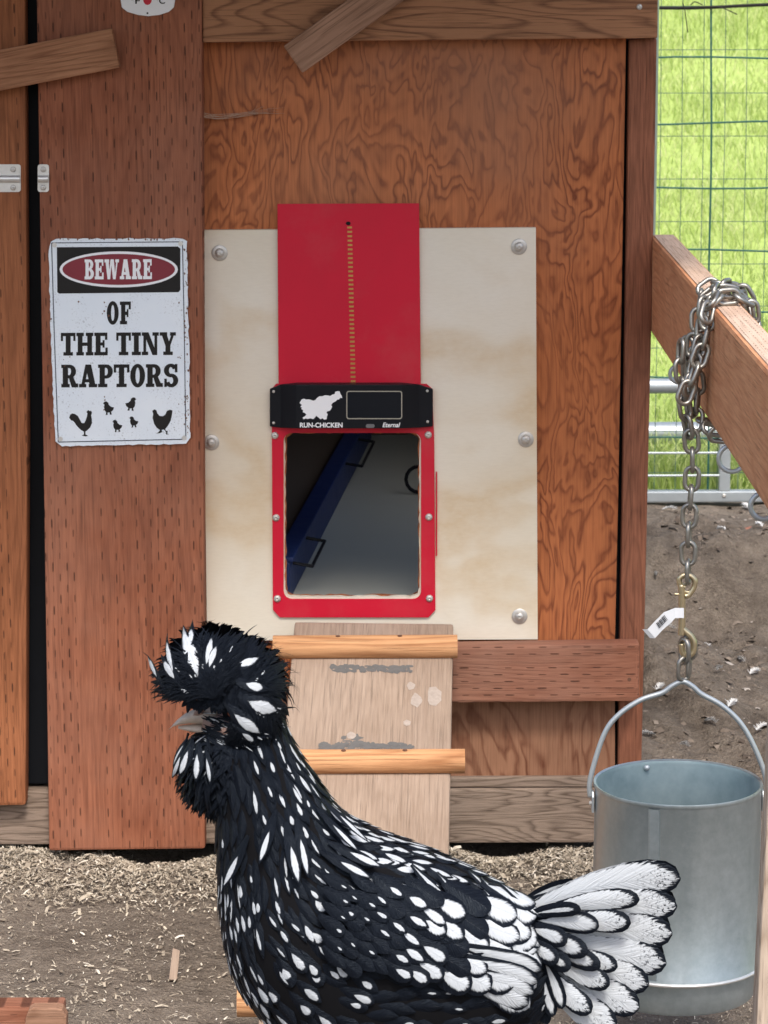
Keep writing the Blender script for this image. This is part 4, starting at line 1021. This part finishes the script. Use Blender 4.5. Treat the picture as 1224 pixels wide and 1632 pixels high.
SEC = [(H(*a), H(*b), w_*HS) for a, b, w_ in SEC]
def bodyp(t, phi):
    a = cr(t, lambda s_: s_[0]); b = cr(t, lambda s_: s_[1]); w_ = cr(t, lambda s_: s_[2])
    c = (a+b)/2; cs, sn = math.cos(phi), math.sin(phi)
    return c + (a-b)/2*cs + Vector((0, -1, 0))*w_*math.copysign(abs(sn)**.85, sn)
NS, NP = 70, 36; V = []; Fc = []
for i in range(NS+1):
    for k in range(NP): V.append(bodyp(14*i/NS, 2*math.pi*k/NP))
for i in range(NS):
    for k in range(NP): Fc.append([i*NP+k, i*NP+(k+1) % NP, (i+1)*NP+(k+1) % NP, (i+1)*NP+k])
Fc += [list(range(NP)), [NS*NP+k for k in range(NP)][::-1]]
bvh = BVHTree.FromPolygons(V, Fc)
mk('body', V, Fc, M['body'], hen, smooth=True)

PROF = {'round': ((0, .12, .3, .5, .68, .82, .92, .975, 1), (.3, .5, .78, .95, 1, .93, .70, .42, .04)),
        'drop':  ((0, .12, .3, .5, .68, .82, .92, .975, 1), (.3, .55, .85, 1, .88, .6, .33, .14, .02)),
        'tail':  ((0, .12, .3, .5, .68, .82, .92, .975, 1), (.22, .36, .56, .78, .95, 1, .84, .52, .06)),
        'strand': ((0, .12, .3, .5, .68, .82, .92, .975, 1), (.4, .7, .9, 1, .9, .68, .42, .22, .03))}
class FB:
    def __init__(s): s.V = []; s.F = []; s.uv = []; s.p1 = []; s.p2 = []
    def add(s, pts, nrms, width, prof, a=.001, vc=.7, hv=.2, cup=.25, cols=4):
        vs, ws = PROF[prof]; n_ = len(vs); o = len(s.V); rnd = random.random()
        for i in range(n_):
            p = pts(vs[i]); q = pts(min(1, vs[i]+.02)); p_ = pts(max(0, vs[i]-.02)); tn = (q-p_).normalized()
            nn = nrms(vs[i]); sd_ = tn.cross(nn).normalized(); nn = sd_.cross(tn)
            for k in range(cols+1):
                u = k/cols; e = 2*u-1
                s.V.append(p + sd_*(e*ws[i]*width/2) - nn*(cup*width/2*e*e*ws[i]))
                s.uv.append((u, vs[i])); s.p1.append((a, vc)); s.p2.append((hv, rnd))
        c1 = cols+1
        for i in range(n_-1):
            for k in range(cols): s.F.append([o+i*c1+k, o+i*c1+k+1, o+(i+1)*c1+k+1, o+(i+1)*c1+k])
    def leaf(s, root, dr, nr, L, width, prof, lift=.12, curl=0, rootsink=0, **k):
        dr = dr.normalized(); nr = (nr - dr*nr.dot(dr)).normalized()
        s.add(lambda v: root + dr*(L*v) + nr*(L*(lift*v + curl*v*v) - rootsink*(1-v)), lambda v: nr, width, prof, **k)
    def build(s, name, mat, parent, kind=None):
        me = bpy.data.meshes.new(name); V = np.array([tuple(v) for v in s.V]); c = (V.min(0)+V.max(0))/2
        me.from_pydata((V-c).tolist(), [], s.F); li = np.empty(len(me.loops), dtype=np.int32); me.loops.foreach_get('vertex_index', li)
        for nm, arr in (('uv', s.uv), ('par', s.p1), ('par2', s.p2)):
            l = me.uv_layers.new(name=nm); l.data.foreach_set('uv', np.array(arr, dtype=np.float32)[li].ravel())
        me.materials.append(mat); me.polygons.foreach_set('use_smooth', [True]*len(me.polygons))
        o = bpy.data.objects.new(name, me); link(o, parent, Vector(c))
        if kind: o['kind'] = kind
        return o
random.seed(17)
px = HS
def normal_at(t, phi):
    e = .02; a = bodyp(t+e, phi) - bodyp(t-e, phi); b = bodyp(t, phi+e) - bodyp(t, phi-e); n_ = a.cross(b).normalized()
    c = (cr(t, lambda s_: s_[0]) + cr(t, lambda s_: s_[1]))/2
    return n_ if n_.dot(bodyp(t, phi)-c) > 0 else -n_
plum = FB(); hack = FB()
def lay(fb, t, phi, L, width, prof, base, lift, drift=0, **k):   # a feather that follows the body's surface from its root towards the tail
    seg = L/8; ps = []; ns = []; tt, ph = t, phi
    for i in range(9):
        if tt >= .02: p = bodyp(tt, ph); n_ = normal_at(tt, ph)
        else: p = ps[-1] + (ps[-1]-ps[-2]).normalized()*seg if False else raw[-1] + (raw[-1]-raw[-2])
        if i == 0: raw = []
        raw.append(p); ns.append(n_); ps.append(p + n_*(base + lift*L*(i/8)))
        sp_ = max((bodyp(tt+.05, ph) - bodyp(max(0, tt-.05), ph)).length/.1, .02)
        tt -= min(.32, seg/sp_); ph += drift/8
    def at(a):
        def f(v):
            x = min(7.999, v*8); i = int(x); return a[i].lerp(a[i+1], x-i)
        return f
    fb.add(at(ps), at(ns), width, prof, **k)
t = .5; row = 0
while t < 12.4:
    seclen = (bodyp(t+.1, math.pi/2) - bodyp(t-.1, math.pi/2)).length/.2
    neck = min(1, max(0, (t-5.6)/1.6)); sp_ = (25 - 10*neck)*px
    per = sum((bodyp(t, (k+1)*.2618) - bodyp(t, k*.2618)).length for k in range(24)); m = max(8, int(per/sp_))
    cells = []
    for k in range(m):
        phi = 2*math.pi*(k + .5*(row % 2) + random.uniform(-.35, .35))/m; f0 = (1 - math.cos(phi))/2; ex = 0
        if f0 > .45 and 3.2 < t < 8.5:
            ex = max(0, min(2, round((bodyp(t+.1, phi) - bodyp(t-.1, phi)).length/.2/seclen - .75)))
        for j in range(ex+1): cells.append((phi + random.uniform(-.05, .05)*j, t + j*(37*px/max(seclen, 1e-4))/(ex+1)))
    for phi, tb in cells:
        tt = max(.05, tb + random.uniform(-.12, .12))
        fr = (1 - math.cos(phi))/2; L = random.uniform(.85, 1.15)         # fr: 0 on the back, 1 on the front / belly
        dfr = random.uniform(-.12, .12)
        back = fr < .24; belly = (t < 4.6 and fr > .62)
        if neck > .45:
            a_ = random.choice((.001, .28, .40, .52, .34, .46))
            if fr > .5 and t > 8.6 and random.random() < .85: a_ = .001
            lay(hack, tt, phi, L*random.uniform(62, 82)*px, random.uniform(17, 23)*px, 'drop', -.001, .085, dfr, a=a_, vc=random.uniform(.66, .76), hv=random.uniform(.08, .25), cup=.3)
        elif belly: lay(plum, tt, phi, L*72*px, 30*px, 'drop', -.002, .12, dfr, a=.001 if random.random() < .55 else .45, vc=.76, hv=random.uniform(.07, .15), cup=.3)
        elif back: lay(plum, tt, phi, L*66*px, 28*px, 'drop', -.001, .09, dfr, a=random.choice((.45, .55, .6, .35, .001)), vc=.68, hv=.24, cup=.25)
        elif t > 4.2: lay(plum, tt, phi, L*64*px, random.uniform(26, 34)*px, 'drop' if random.random() < .5 else 'round', -.001, .10, dfr, a=random.choice((.42, .52, .62, .5, .001, .36)), vc=random.uniform(.68, .78), hv=random.uniform(.11, .22), cup=.3)
        else: lay(plum, tt, phi, L*66*px, 26*px, 'drop', -.001, .09, dfr, a=random.choice((.001, .001, .001, .26)), vc=.8, hv=.09, cup=.3)
    t += random.uniform(34, 40)*px/max(seclen, 1e-4); row += 1
plum.build('body_plumage', M['feather'], hen, 'stuff'); hack.build('neck_hackle', M['feather'], hen, 'stuff')

def surf(x, y, off=0):            # the hen's near surface at a pixel
    d = ray(x, y); h, n_, i_, _ = bvh.ray_cast(CLOC, d)
    if h is None:
        q = H(x, y, -20); return q, Vector((0, -1, 0))
    if n_.dot(d) > 0: n_ = -n_
    return h + n_*off, n_
def one(name, root, tip, width, prof, mat, lift0, lift1, a, vc, hv, cup=.2, parent=hen, sag=0, nr=None, mirror=False):
    fb = FB(); dr = tip-root; n_ = nr if nr is not None else Vector((0, -1, 0)); up = dr.cross(n_).normalized()
    up = up if up.z > 0 else -up
    fb.add(lambda v: root.lerp(tip, v) + n_*(lift0 + (lift1-lift0)*v) + up*(sag*4*v*(1-v)*dr.length), lambda v: n_, width, prof, a=a, vc=vc, hv=hv, cup=cup)
    if mirror:
        fb.V = [Vector((v.x, 2*HY - v.y, v.z)) for v in fb.V]; fb.F = [f[::-1] for f in fb.F]
    return fb.build(name, mat, parent)
# wing: rows of laced coverts, growing towards the rear, then pale secondaries below
random.seed(23)
for sd_ in (False, True):
    # secondaries first (lowest layer)
    for k, (rx0, ry0, tx_, ty_, wd) in enumerate(((690, 1548, 838, 1566, 46), (684, 1534, 846, 1548, 40), (690, 1516, 852, 1532, 36), (700, 1500, 858, 1514, 34))):
        a0, n0 = surf(rx0, ry0, .006); b0, n1 = surf(min(tx_, 835), ty_, .016); b0 = H(tx_, ty_, 0) + Vector((0, b0.y-HY, 0))
        o = one('wing_feather', a0, b0, wd*px, 'tail', M['feather'], .001+.0012*k if k < 4 else 0, .0015*(k if k < 4 else 0), .84, .60, .37, parent=hen, mirror=sd_, sag=.02)
    rows = []; x = 512; i = 0
    while x < 806:
        q_ = min(1, max(0, (x-512)/260)); top = 1392 + (x-520)*.10; bot = 1520 + (x-520)*.14; y = top + (i % 2)*(11+6*q_)
        while y < bot: rows.append((x, y, i)); y += 22 + 11*q_
        x += 19 + 15*q_; i += 1
    if sd_: rows = [r for r in rows if r[1] > 1450]
    rows.sort(key=lambda r: -r[0])                       # rear ones first, front ones lie over them
    for q, (x, y, j) in enumerate(rows):
        s_ = min(1, max(0, (x-545)/190)); x += random.uniform(-5, 5); y += random.uniform(-4, 4)
        L = 50 + 46*s_; wd = (22 + 31*s_)*random.uniform(.85, 1.12); an = R(38 - 12*s_ + random.uniform(-7, 7))
        a0, n0 = surf(x, y, .004); b0, n1 = surf(min(x+L*math.cos(an), 845), y+L*math.sin(an), .004)
        nn = (n0+n1).normalized()
        one('wing_feather', a0, b0, wd*px, 'round' if s_ > .45 or random.random() < .3 else 'drop', M['feather'], .003+.004*(1-s_), .0075+.004*(1-s_), max(.001, (.24 + .62*s_)*random.uniform(.85, 1.08)) if random.random() > .62*(1-s_) else .001, .80 - .26*s_, (.09 + .38*s_)*random.uniform(.85, 1.05), cup=.22, parent=hen, nr=nn, mirror=sd_)
# saddle hangers over the tail base
for k, (x0, y0, x1_, y1_, wd, a_) in enumerate(((760, 1440, 858, 1512, 34, .84), (765, 1425, 856, 1488, 32, .82), (760, 1408, 846, 1466, 30, .8), (740, 1398, 826, 1446, 28, .76), (790, 1418, 862, 1452, 26, .7), (690, 1400, 765, 1446, 26, .6), (650, 1388, 720, 1424, 24, .5))):
    a0, n0 = surf(x0, y0, .007); b0, n1 = surf(min(x1_, 838), min(y1_, 1600), .012); b0 = H(x1_, y1_, 0) + Vector((0, b0.y - HY, 0))
    for mir in ((False, True) if y0 > 1436 else (False,)): one('saddle_feather', a0, b0, wd*px, 'round', M['feather'], .001+.0006*k, .002+.0006*k, a_, .50, .46, nr=n0, mirror=mir)
# tail fan: (tip x, tip y, width, root x, root y, sag)
fan = [(1084, 1398, 59, 820, 1462, .07), (1078, 1440, 56, 830, 1462, .03), (1070, 1482, 59, 835, 1470, .0), (1060, 1528, 57, 838, 1480, -.02), (1032, 1560, 53, 838, 1490, -.03), (1016, 1596, 55, 838, 1500, -.04), (978, 1628, 55, 838, 1510, -.05)]
for k, (x, y, wd, x0, y0, sg) in enumerate(fan):
    for mir in (False, True):
        d0 = -6 - k*5; one('tail_feather', H(x0, y0, d0*.4), H(x, y, d0 - 4), wd*px, 'tail', M['featherT'], 0, 0, .99, .44, .54, cup=.12, mirror=mir, sag=sg)
cov = [(1016, 1420, 36, 842, 1452, .05, .86), (1002, 1456, 40, 846, 1462, .02, .84), (981, 1524, 34, 850, 1490, -.02, .84), (968, 1552, 38, 846, 1498, -.03, .86), (939, 1594, 38, 846, 1508, -.05, .84), (951, 1457, 38, 846, 1456, .03, .72), (953, 1520, 36, 846, 1484, .0, .62), (922, 1428, 26, 838, 1446, .03, .3), (932, 1496, 38, 840, 1474, .01, .66), (900, 1478, 34, 832, 1462, .02, .6), (905, 1518, 34, 836, 1488, 0, .4), (886, 1506, 32, 826, 1480, 0, .6)]
for k, (x, y, wd, x0, y0, sg, a_) in enumerate(cov):
    for mir in (False, True):
        d0 = -44 - k*3.2; one('tail_covert', H(x0, y0, d0*.6), H(x, y, d0), wd*px, 'round' if k > 4 else 'tail', M['featherT'] if k < 5 else M['feather'], 0, 0, a_, .52, .42 if a_ > .7 else .34, cup=.2, mirror=mir, sag=sg)
for k, (x, y, x0, y0, wd) in enumerate(((893, 1588, 858, 1500, 26), (878, 1602, 848, 1504, 26), (862, 1582, 838, 1500, 24), (850, 1560, 832, 1500, 22), (870, 1618, 836, 1540, 26), (845, 1622, 815, 1560, 28))):
    for mir in (False, True): one('tail_covert', H(x0, y0, -50+4*k), H(x, y, -58+4*k), wd*px, 'round', M['feather'], 0, 0, .55 if k < 4 else .2, .55, .38 if k < 4 else .15, cup=.25, mirror=mir, sag=.03)

# long white-streaked cape feathers at the base of the neck
for k, (x0, y0, x1_, y1_, wd) in enumerate(((506, 1275, 580, 1356, 15), (500, 1290, 566, 1368, 15), (520, 1345, 604, 1392, 22), (508, 1358, 588, 1406, 20), (470, 1300, 492, 1400, 18), (455, 1310, 478, 1412, 22), (486, 1430, 452, 1508, 0), (440, 1290, 420, 1376, 18), (400, 1330, 372, 1412, 20))):
    if not wd: continue
    a0, n0 = surf(x0, y0, .004); b0, n1 = surf(x1_, y1_, .012); one('neck_feather', a0, b0, wd*px, 'drop', M['feather'], .002, .003, .62, .66, .26, nr=(n0+n1).normalized())
# crest: a ball of long feathers springing from the skull
random.seed(29)
SK = H(372, 1112); CC = H(350, 1094)
LOBE = {'fore': (H(332, 1078), 100, 88, 84), 'rear': (H(398, 1112), 70, 100, 84)}
crest = FB()
def ballpt(x, y, k, lobe):
    c0, rx_, rz_, ry_ = LOBE[lobe]; c = P(x, y, HY); dx = (c.x-c0.x)/(rx_*px); dz = (c.z-c0.z)/(rz_*px); q = max(0, 1-dx*dx-dz*dz)
    return Vector((c.x, HY - ry_*px*math.sqrt(q)*k, c.z))
def comb(lobe, x0, y0, x1, y1, width, a=.001, vc=.7, hv=.2, bow=0, k0=.9, k1=1.02, prof='strand', mir=False):
    dx, dy = x1-x0, y1-y0; L = math.hypot(dx, dy); nx_, ny_ = -dy/L, dx/L; c0 = LOBE[lobe][0]
    def f(v):
        w_ = 4*v*(1-v)*bow*L; q = ballpt(x0+dx*v+nx_*w_, y0+dy*v+ny_*w_, k0+(k1-k0)*v, lobe); q.y = min(q.y, HY - 2*px)
        return Vector((q.x, 2*HY-q.y, q.z)) if mir else q
    crest.add(f, lambda v: ((f(v)-c0) + Vector((0, (.004 if mir else -.004), 0))).normalized(), width*px, prof, a=a, vc=vc, hv=hv, cup=.35, cols=2)
for mir in (False, True):
    for layer in range(3):
        kk = (.74, .86, .96)[layer]
        for q in range((90, 120, 150)[layer]):
            # fore lobe: springs from the middle and sweeps forward, up and over
            a = random.uniform(20, 190); ca, sa = math.cos(R(a)), -math.sin(R(a)); d0 = random.uniform(-8, 46); L = random.uniform(44, 68)
            cx, cy = 350 + random.uniform(-8, 8), 1092 + random.uniform(-8, 2)
            bow = random.uniform(.12, .34)*(1 if a > 100 else -1)
            sx_ = 1.0 if ca < 0 else .75
            comb('fore', cx+ca*d0*sx_, cy+sa*d0*.86, cx+ca*(d0+L)*sx_, cy+sa*(d0+L)*.86, random.uniform(9, 17), bow=bow, k0=kk, k1=kk+.05, mir=mir, prof=random.choice(('strand', 'drop')))
        for q in range((80, 110, 140)[layer]):
            # rear lobe: falls back over the nape
            a = random.uniform(-112, 78); ca, sa = math.cos(R(a)), -math.sin(R(a)); d0 = random.uniform(-12, 40); L = random.uniform(42, 62)
            cx, cy = 382 + random.uniform(-8, 10), 1092 + random.uniform(-8, 22)
            if a < -40: L *= 1.12
            sx_ = .80 if a > -40 else .9
            comb('rear', cx+ca*d0*sx_, cy+sa*d0, cx+ca*(d0+L)*sx_, cy+sa*(d0+L)*1.0, random.uniform(9, 17), bow=-random.uniform(.14, .36), k0=kk, k1=kk+.05, mir=mir, prof=random.choice(('strand', 'drop')))
    for q in range(60):                       # forelock falling over the beak's root
        x0 = random.uniform(318, 385); y0 = random.uniform(1078, 1104)
        comb('fore', x0, y0, x0 - 10 + random.uniform(-12, 10) - (350-x0)*.25, 1112 + random.uniform(-8, 10), random.uniform(8, 14), bow=random.uniform(0, .12), k0=.78, k1=.92, mir=mir)
    for q in range(26):                       # wisps past the outline
        a = random.uniform(35, 185); ca, sa = math.cos(R(a)), -math.sin(R(a)); d0 = random.uniform(48, 66); L = random.uniform(36, 50)
        comb('fore', 345+ca*d0, 1092+sa*d0*.86, 345+ca*(d0+L), 1092+sa*(d0+L)*.9, random.uniform(5, 10), bow=random.uniform(.05, .35) if a > 100 else -random.uniform(.1, .4), k0=.9, k1=.6, mir=mir)
for lobe, x0, y0, x1_, y1_, wd, hv in (('fore', 326, 1076, 292, 996, 32, .36), ('fore', 300, 1078, 260, 1032, 17, .22), ('fore', 292, 1074, 266, 1008, 13, .26), ('fore', 268, 1086, 226, 1038, 13, .2), ('fore', 330, 1060, 342, 998, 14, .26), ('fore', 336, 1062, 352, 1010, 14, .26), ('rear', 352, 1086, 366, 1048, 22, .26), ('rear', 354, 1044, 418, 1034, 22, .32), ('rear', 372, 1062, 434, 1080, 20, .2), ('rear', 384, 1086, 448, 1116, 32, .32), ('rear', 366, 1104, 420, 1148, 28, .34), ('rear', 374, 1134, 414, 1168, 14, .2), ('fore', 300, 1040, 306, 986, 14, .18)):
    comb(lobe, x0, y0, x1_, y1_, wd, a=.8, vc=.60, hv=hv, bow=random.uniform(-.06, .06), k0=1.03, k1=1.12, prof='drop')
for q in range(22):                           # small broken white flecks
    lobe = random.choice(('fore', 'rear')); a = random.uniform(60, 190) if lobe == 'fore' else random.uniform(-70, 60)
    d0 = random.uniform(15, 50); ca, sa = math.cos(R(a)), -math.sin(R(a)); L = random.uniform(30, 46); cx = 345 if lobe == 'fore' else 382
    comb(lobe, cx+ca*d0, 1092+sa*d0*.9, cx+ca*(d0+L), 1092+sa*(d0+L)*.9, random.uniform(7, 11), a=.5, vc=.72, hv=.12, bow=random.uniform(-.1, .1), k0=1.0, k1=1.05)
for mir in (False, True):
    for q in range(520):                      # fine filaments that soften the mop
        if random.random() < .55:
            lobe = 'fore'; a = random.uniform(25, 192); cx, cy = 348, 1092; sx_ = 1.0 if a > 90 else .78; bow = random.uniform(.1, .4)*(1 if a > 100 else -1)
        else:
            lobe = 'rear'; a = random.uniform(-112, 75); cx, cy = 384, 1098; sx_ = .86; bow = -random.uniform(.1, .42)
        ca, sa = math.cos(R(a)), -math.sin(R(a)); d0 = random.uniform(0, 58); L = random.uniform(36, 62)
        comb(lobe, cx+ca*d0*sx_, cy+sa*d0*.9, cx+ca*(d0+L)*sx_, cy+sa*(d0+L)*.92, random.uniform(1.6, 3.6), bow=bow, k0=1.0, k1=1.05, mir=mir)
crest.build('crest', M['feather'], hen, 'stuff')
# beard and muffs under the beak
beard = FB(); BC = H(364, 1228)
for k in range(1300):
    v = Vector((random.gauss(-.1, 1), random.gauss(0, 1), random.gauss(-.3, 1))).normalized()
    if v.z > .75: continue
    tip = BC + Vector((v.x*90, v.y*70, v.z*86 - 4))*px*random.uniform(.86, 1.03); root = H(random.uniform(330, 410), random.uniform(1160, 1190), random.uniform(-40, 40))
    midp = (root+tip)/2 + (tip-BC).normalized()*(tip-root).length*.3
    f = (lambda root, midp, tip: (lambda s_: root*(1-s_)**2 + midp*(2*s_*(1-s_)) + tip*s_*s_))(root, midp, tip)
    front = v.x < -.45 and v.z > -.45
    beard.add(f, lambda s_, f=f: (f(s_)-BC).normalized(), random.uniform(5, 11)*px, 'strand', a=.5 if (front and v.z > -.1 and random.random() < .14) else .001, vc=.72, hv=random.uniform(.16, .3), cup=.3, cols=2)
def bpt(x, y, k=1.0):
    c = P(x, y, HY); dx = (c.x-BC.x)/(90*px); dz = (c.z-BC.z+4*px)/(88*px); q = max(0, 1-dx*dx-dz*dz); return Vector((c.x, HY - 70*px*math.sqrt(q)*k, c.z))
for x0, y0, x1_, y1_, wd in ((308, 1170, 288, 1226, 20), (318, 1172, 316, 1228, 22), (300, 1168, 276, 1218, 14), (296, 1180, 274, 1238, 13), (330, 1176, 340, 1230, 14)):
    beard.add((lambda x0, y0, x1_, y1_: (lambda v: bpt(x0+(x1_-x0)*v, y0+(y1_-y0)*v, 1.04+.06*v)))(x0, y0, x1_, y1_), lambda v: Vector((-.5, -1, 0)).normalized(), wd*px, 'drop', a=.6, vc=.6, hv=.3, cup=.4)
beard.build('beard', M['feather'], hen, 'stuff')
# cheek tufts, pale
ck = FB()
for k in range(34):
    x0 = random.uniform(368, 398); y0 = random.uniform(1138, 1166); L = random.uniform(25, 48)
    a0, n0 = surf(x0, y0, .010); b0, n1 = surf(x0+L, y0+random.uniform(8, 26), .016)
    ck.leaf(a0, b0-a0, n0, L*px, random.uniform(3, 6)*px, 'strand', .1, 0, 0, a=.7 if random.random() < .4 else .001, vc=.6, hv=.4, cols=2)
ck.build('cheek_tuft', M['feather'], hen, 'stuff')
# short bristles over the face and the beak's root
br = FB()
for k in range(150):
    x0 = random.uniform(322, 392); y0 = random.uniform(1128, 1170); L = random.uniform(14, 34); w0 = (34 + (x0-330)*.55)
    a0 = H(x0, y0, -w0); b0 = H(x0+L, y0+random.uniform(-2, 14), -w0-6-random.uniform(0, 5))
    br.leaf(a0, b0-a0, Vector((0, -1, 0)), L*px, random.uniform(1.8, 4)*px, 'strand', .05, 0, 0, a=.9 if random.random() < .38 else .001, vc=.55, hv=.5, cols=2)
br.build('face_bristles', M['feather'], hen, 'stuff')
# head, beak, eye, wattle-less face
def blob(nm, secs, mat, parent, n=14):   # lofted ellipses: (centre, half height vector, half width)
    V = []; Fc = []
    for c, hvv, hw_ in secs:
        for k in range(n):
            a = 6.2832*k/n; V.append(c + hvv*math.cos(a) + Vector((0, 1, 0))*hw_*math.sin(a))
    for i in range(len(secs)-1):
        for k in range(n): Fc.append([i*n+k, i*n+(k+1) % n, (i+1)*n+(k+1) % n, (i+1)*n+k])
    Fc += [list(range(n)), [(len(secs)-1)*n+k for k in range(n)][::-1]]
    return mk(nm, V, Fc, mat, parent, smooth=True)
def sec(x, y, hx, hy, w_, d=0): 
    c = H(x, y, d); return (c, H(x+hx, y+hy, d) - c, w_*px)
blob('face', [sec(410, 1158, 0, -22, 60), sec(385, 1155, 0, -20, 62), sec(360, 1152, 2, -20, 52), sec(340, 1149, 3, -19, 34), sec(324, 1147, 3, -16, 20)], M['skin'], hen)
ub = blob('beak', [sec(345, 1140, 4, -16, 26), sec(325, 1139, 4, -14, 19), sec(306, 1141, 5, -12, 13), sec(290, 1146, 6, -9.5, 8.5), sec(278, 1153, 5, -6, 5), sec(271, 1161, 3, -2.5, 2)], M['beak'], hen)
blob('lower_beak', [sec(340, 1162, 0, -8, 20), sec(318, 1161, 0, -7, 14), sec(300, 1160, 0, -5, 9), sec(284, 1159, 0, -2, 4)], M['beak'], hen)
blob('nostril', [sec(326, 1130, 1, -6, 3, -14), sec(318, 1130, 1, -7, 4, -14), sec(310, 1133, 1, -4, 2, -13)], M['skin'], ub)
V, Fc = lathe([(.0001, .0022), (.0028, .0017), (.0042, .0), (.003, -.002)], 16)
for sgn in (1, -1):
    e = H(372, 1124, 50*-sgn); o = mk('eye', [e + Vector((v.x, -sgn*v.z, v.y)) for v in V], Fc, M['eye'], hen, smooth=True)
    mk('pupil', [e + Vector((v.x*.5, -sgn*(v.z*.6+.0012), v.y*.5)) for v in V], Fc, M['pupil'], o, smooth=True)
# legs: feathered thigh, scaled shank, four toes
for sgn, dx in ((-1, 0), (1, .02)):
    hp = H(590, 1690, 62*sgn); kn = Vector((hp.x+.03+dx, hp.y, .105)); ft = Vector((kn.x-.022, hp.y, .014 + max(0, hz(kn.x-.02, hp.y))))
    V, Fc = tube(spline([hp + Vector((-.01, 0, .03)), hp, (hp+kn)/2 + Vector((.006, 0, 0)), kn], 5), [.034 - .024*i/15 for i in range(16)], 12); mk('thigh', V, Fc, M['body'], hen, smooth=True)
    lg = mk('shank', *tube(spline([kn + Vector((0, 0, .008)), kn.lerp(ft, .5), ft], 5), [.0085, .008, .0072, .0068, .0066, .0066, .0066, .0067, .007, .0076, .0085], 10), M['shank'], hen, smooth=True)
    for an, L in ((180, .062), (150, .05), (212, .05), (-15, .026)):
        d_ = Vector((math.cos(R(an)), math.sin(R(an)), 0)); e = ft + d_*L; gz = max(-.002, hz(e.x, e.y)) + .004
        mk('toe', *tube(spline([ft, ft + d_*L*.5 + Vector((0, 0, .004 - .3*(ft.z-gz))), Vector((e.x, e.y, gz))], 4), [.0062, .006, .0058, .0055, .005, .0048, .0042, .0034, .0018], 8), M['shank'], lg, smooth=True)
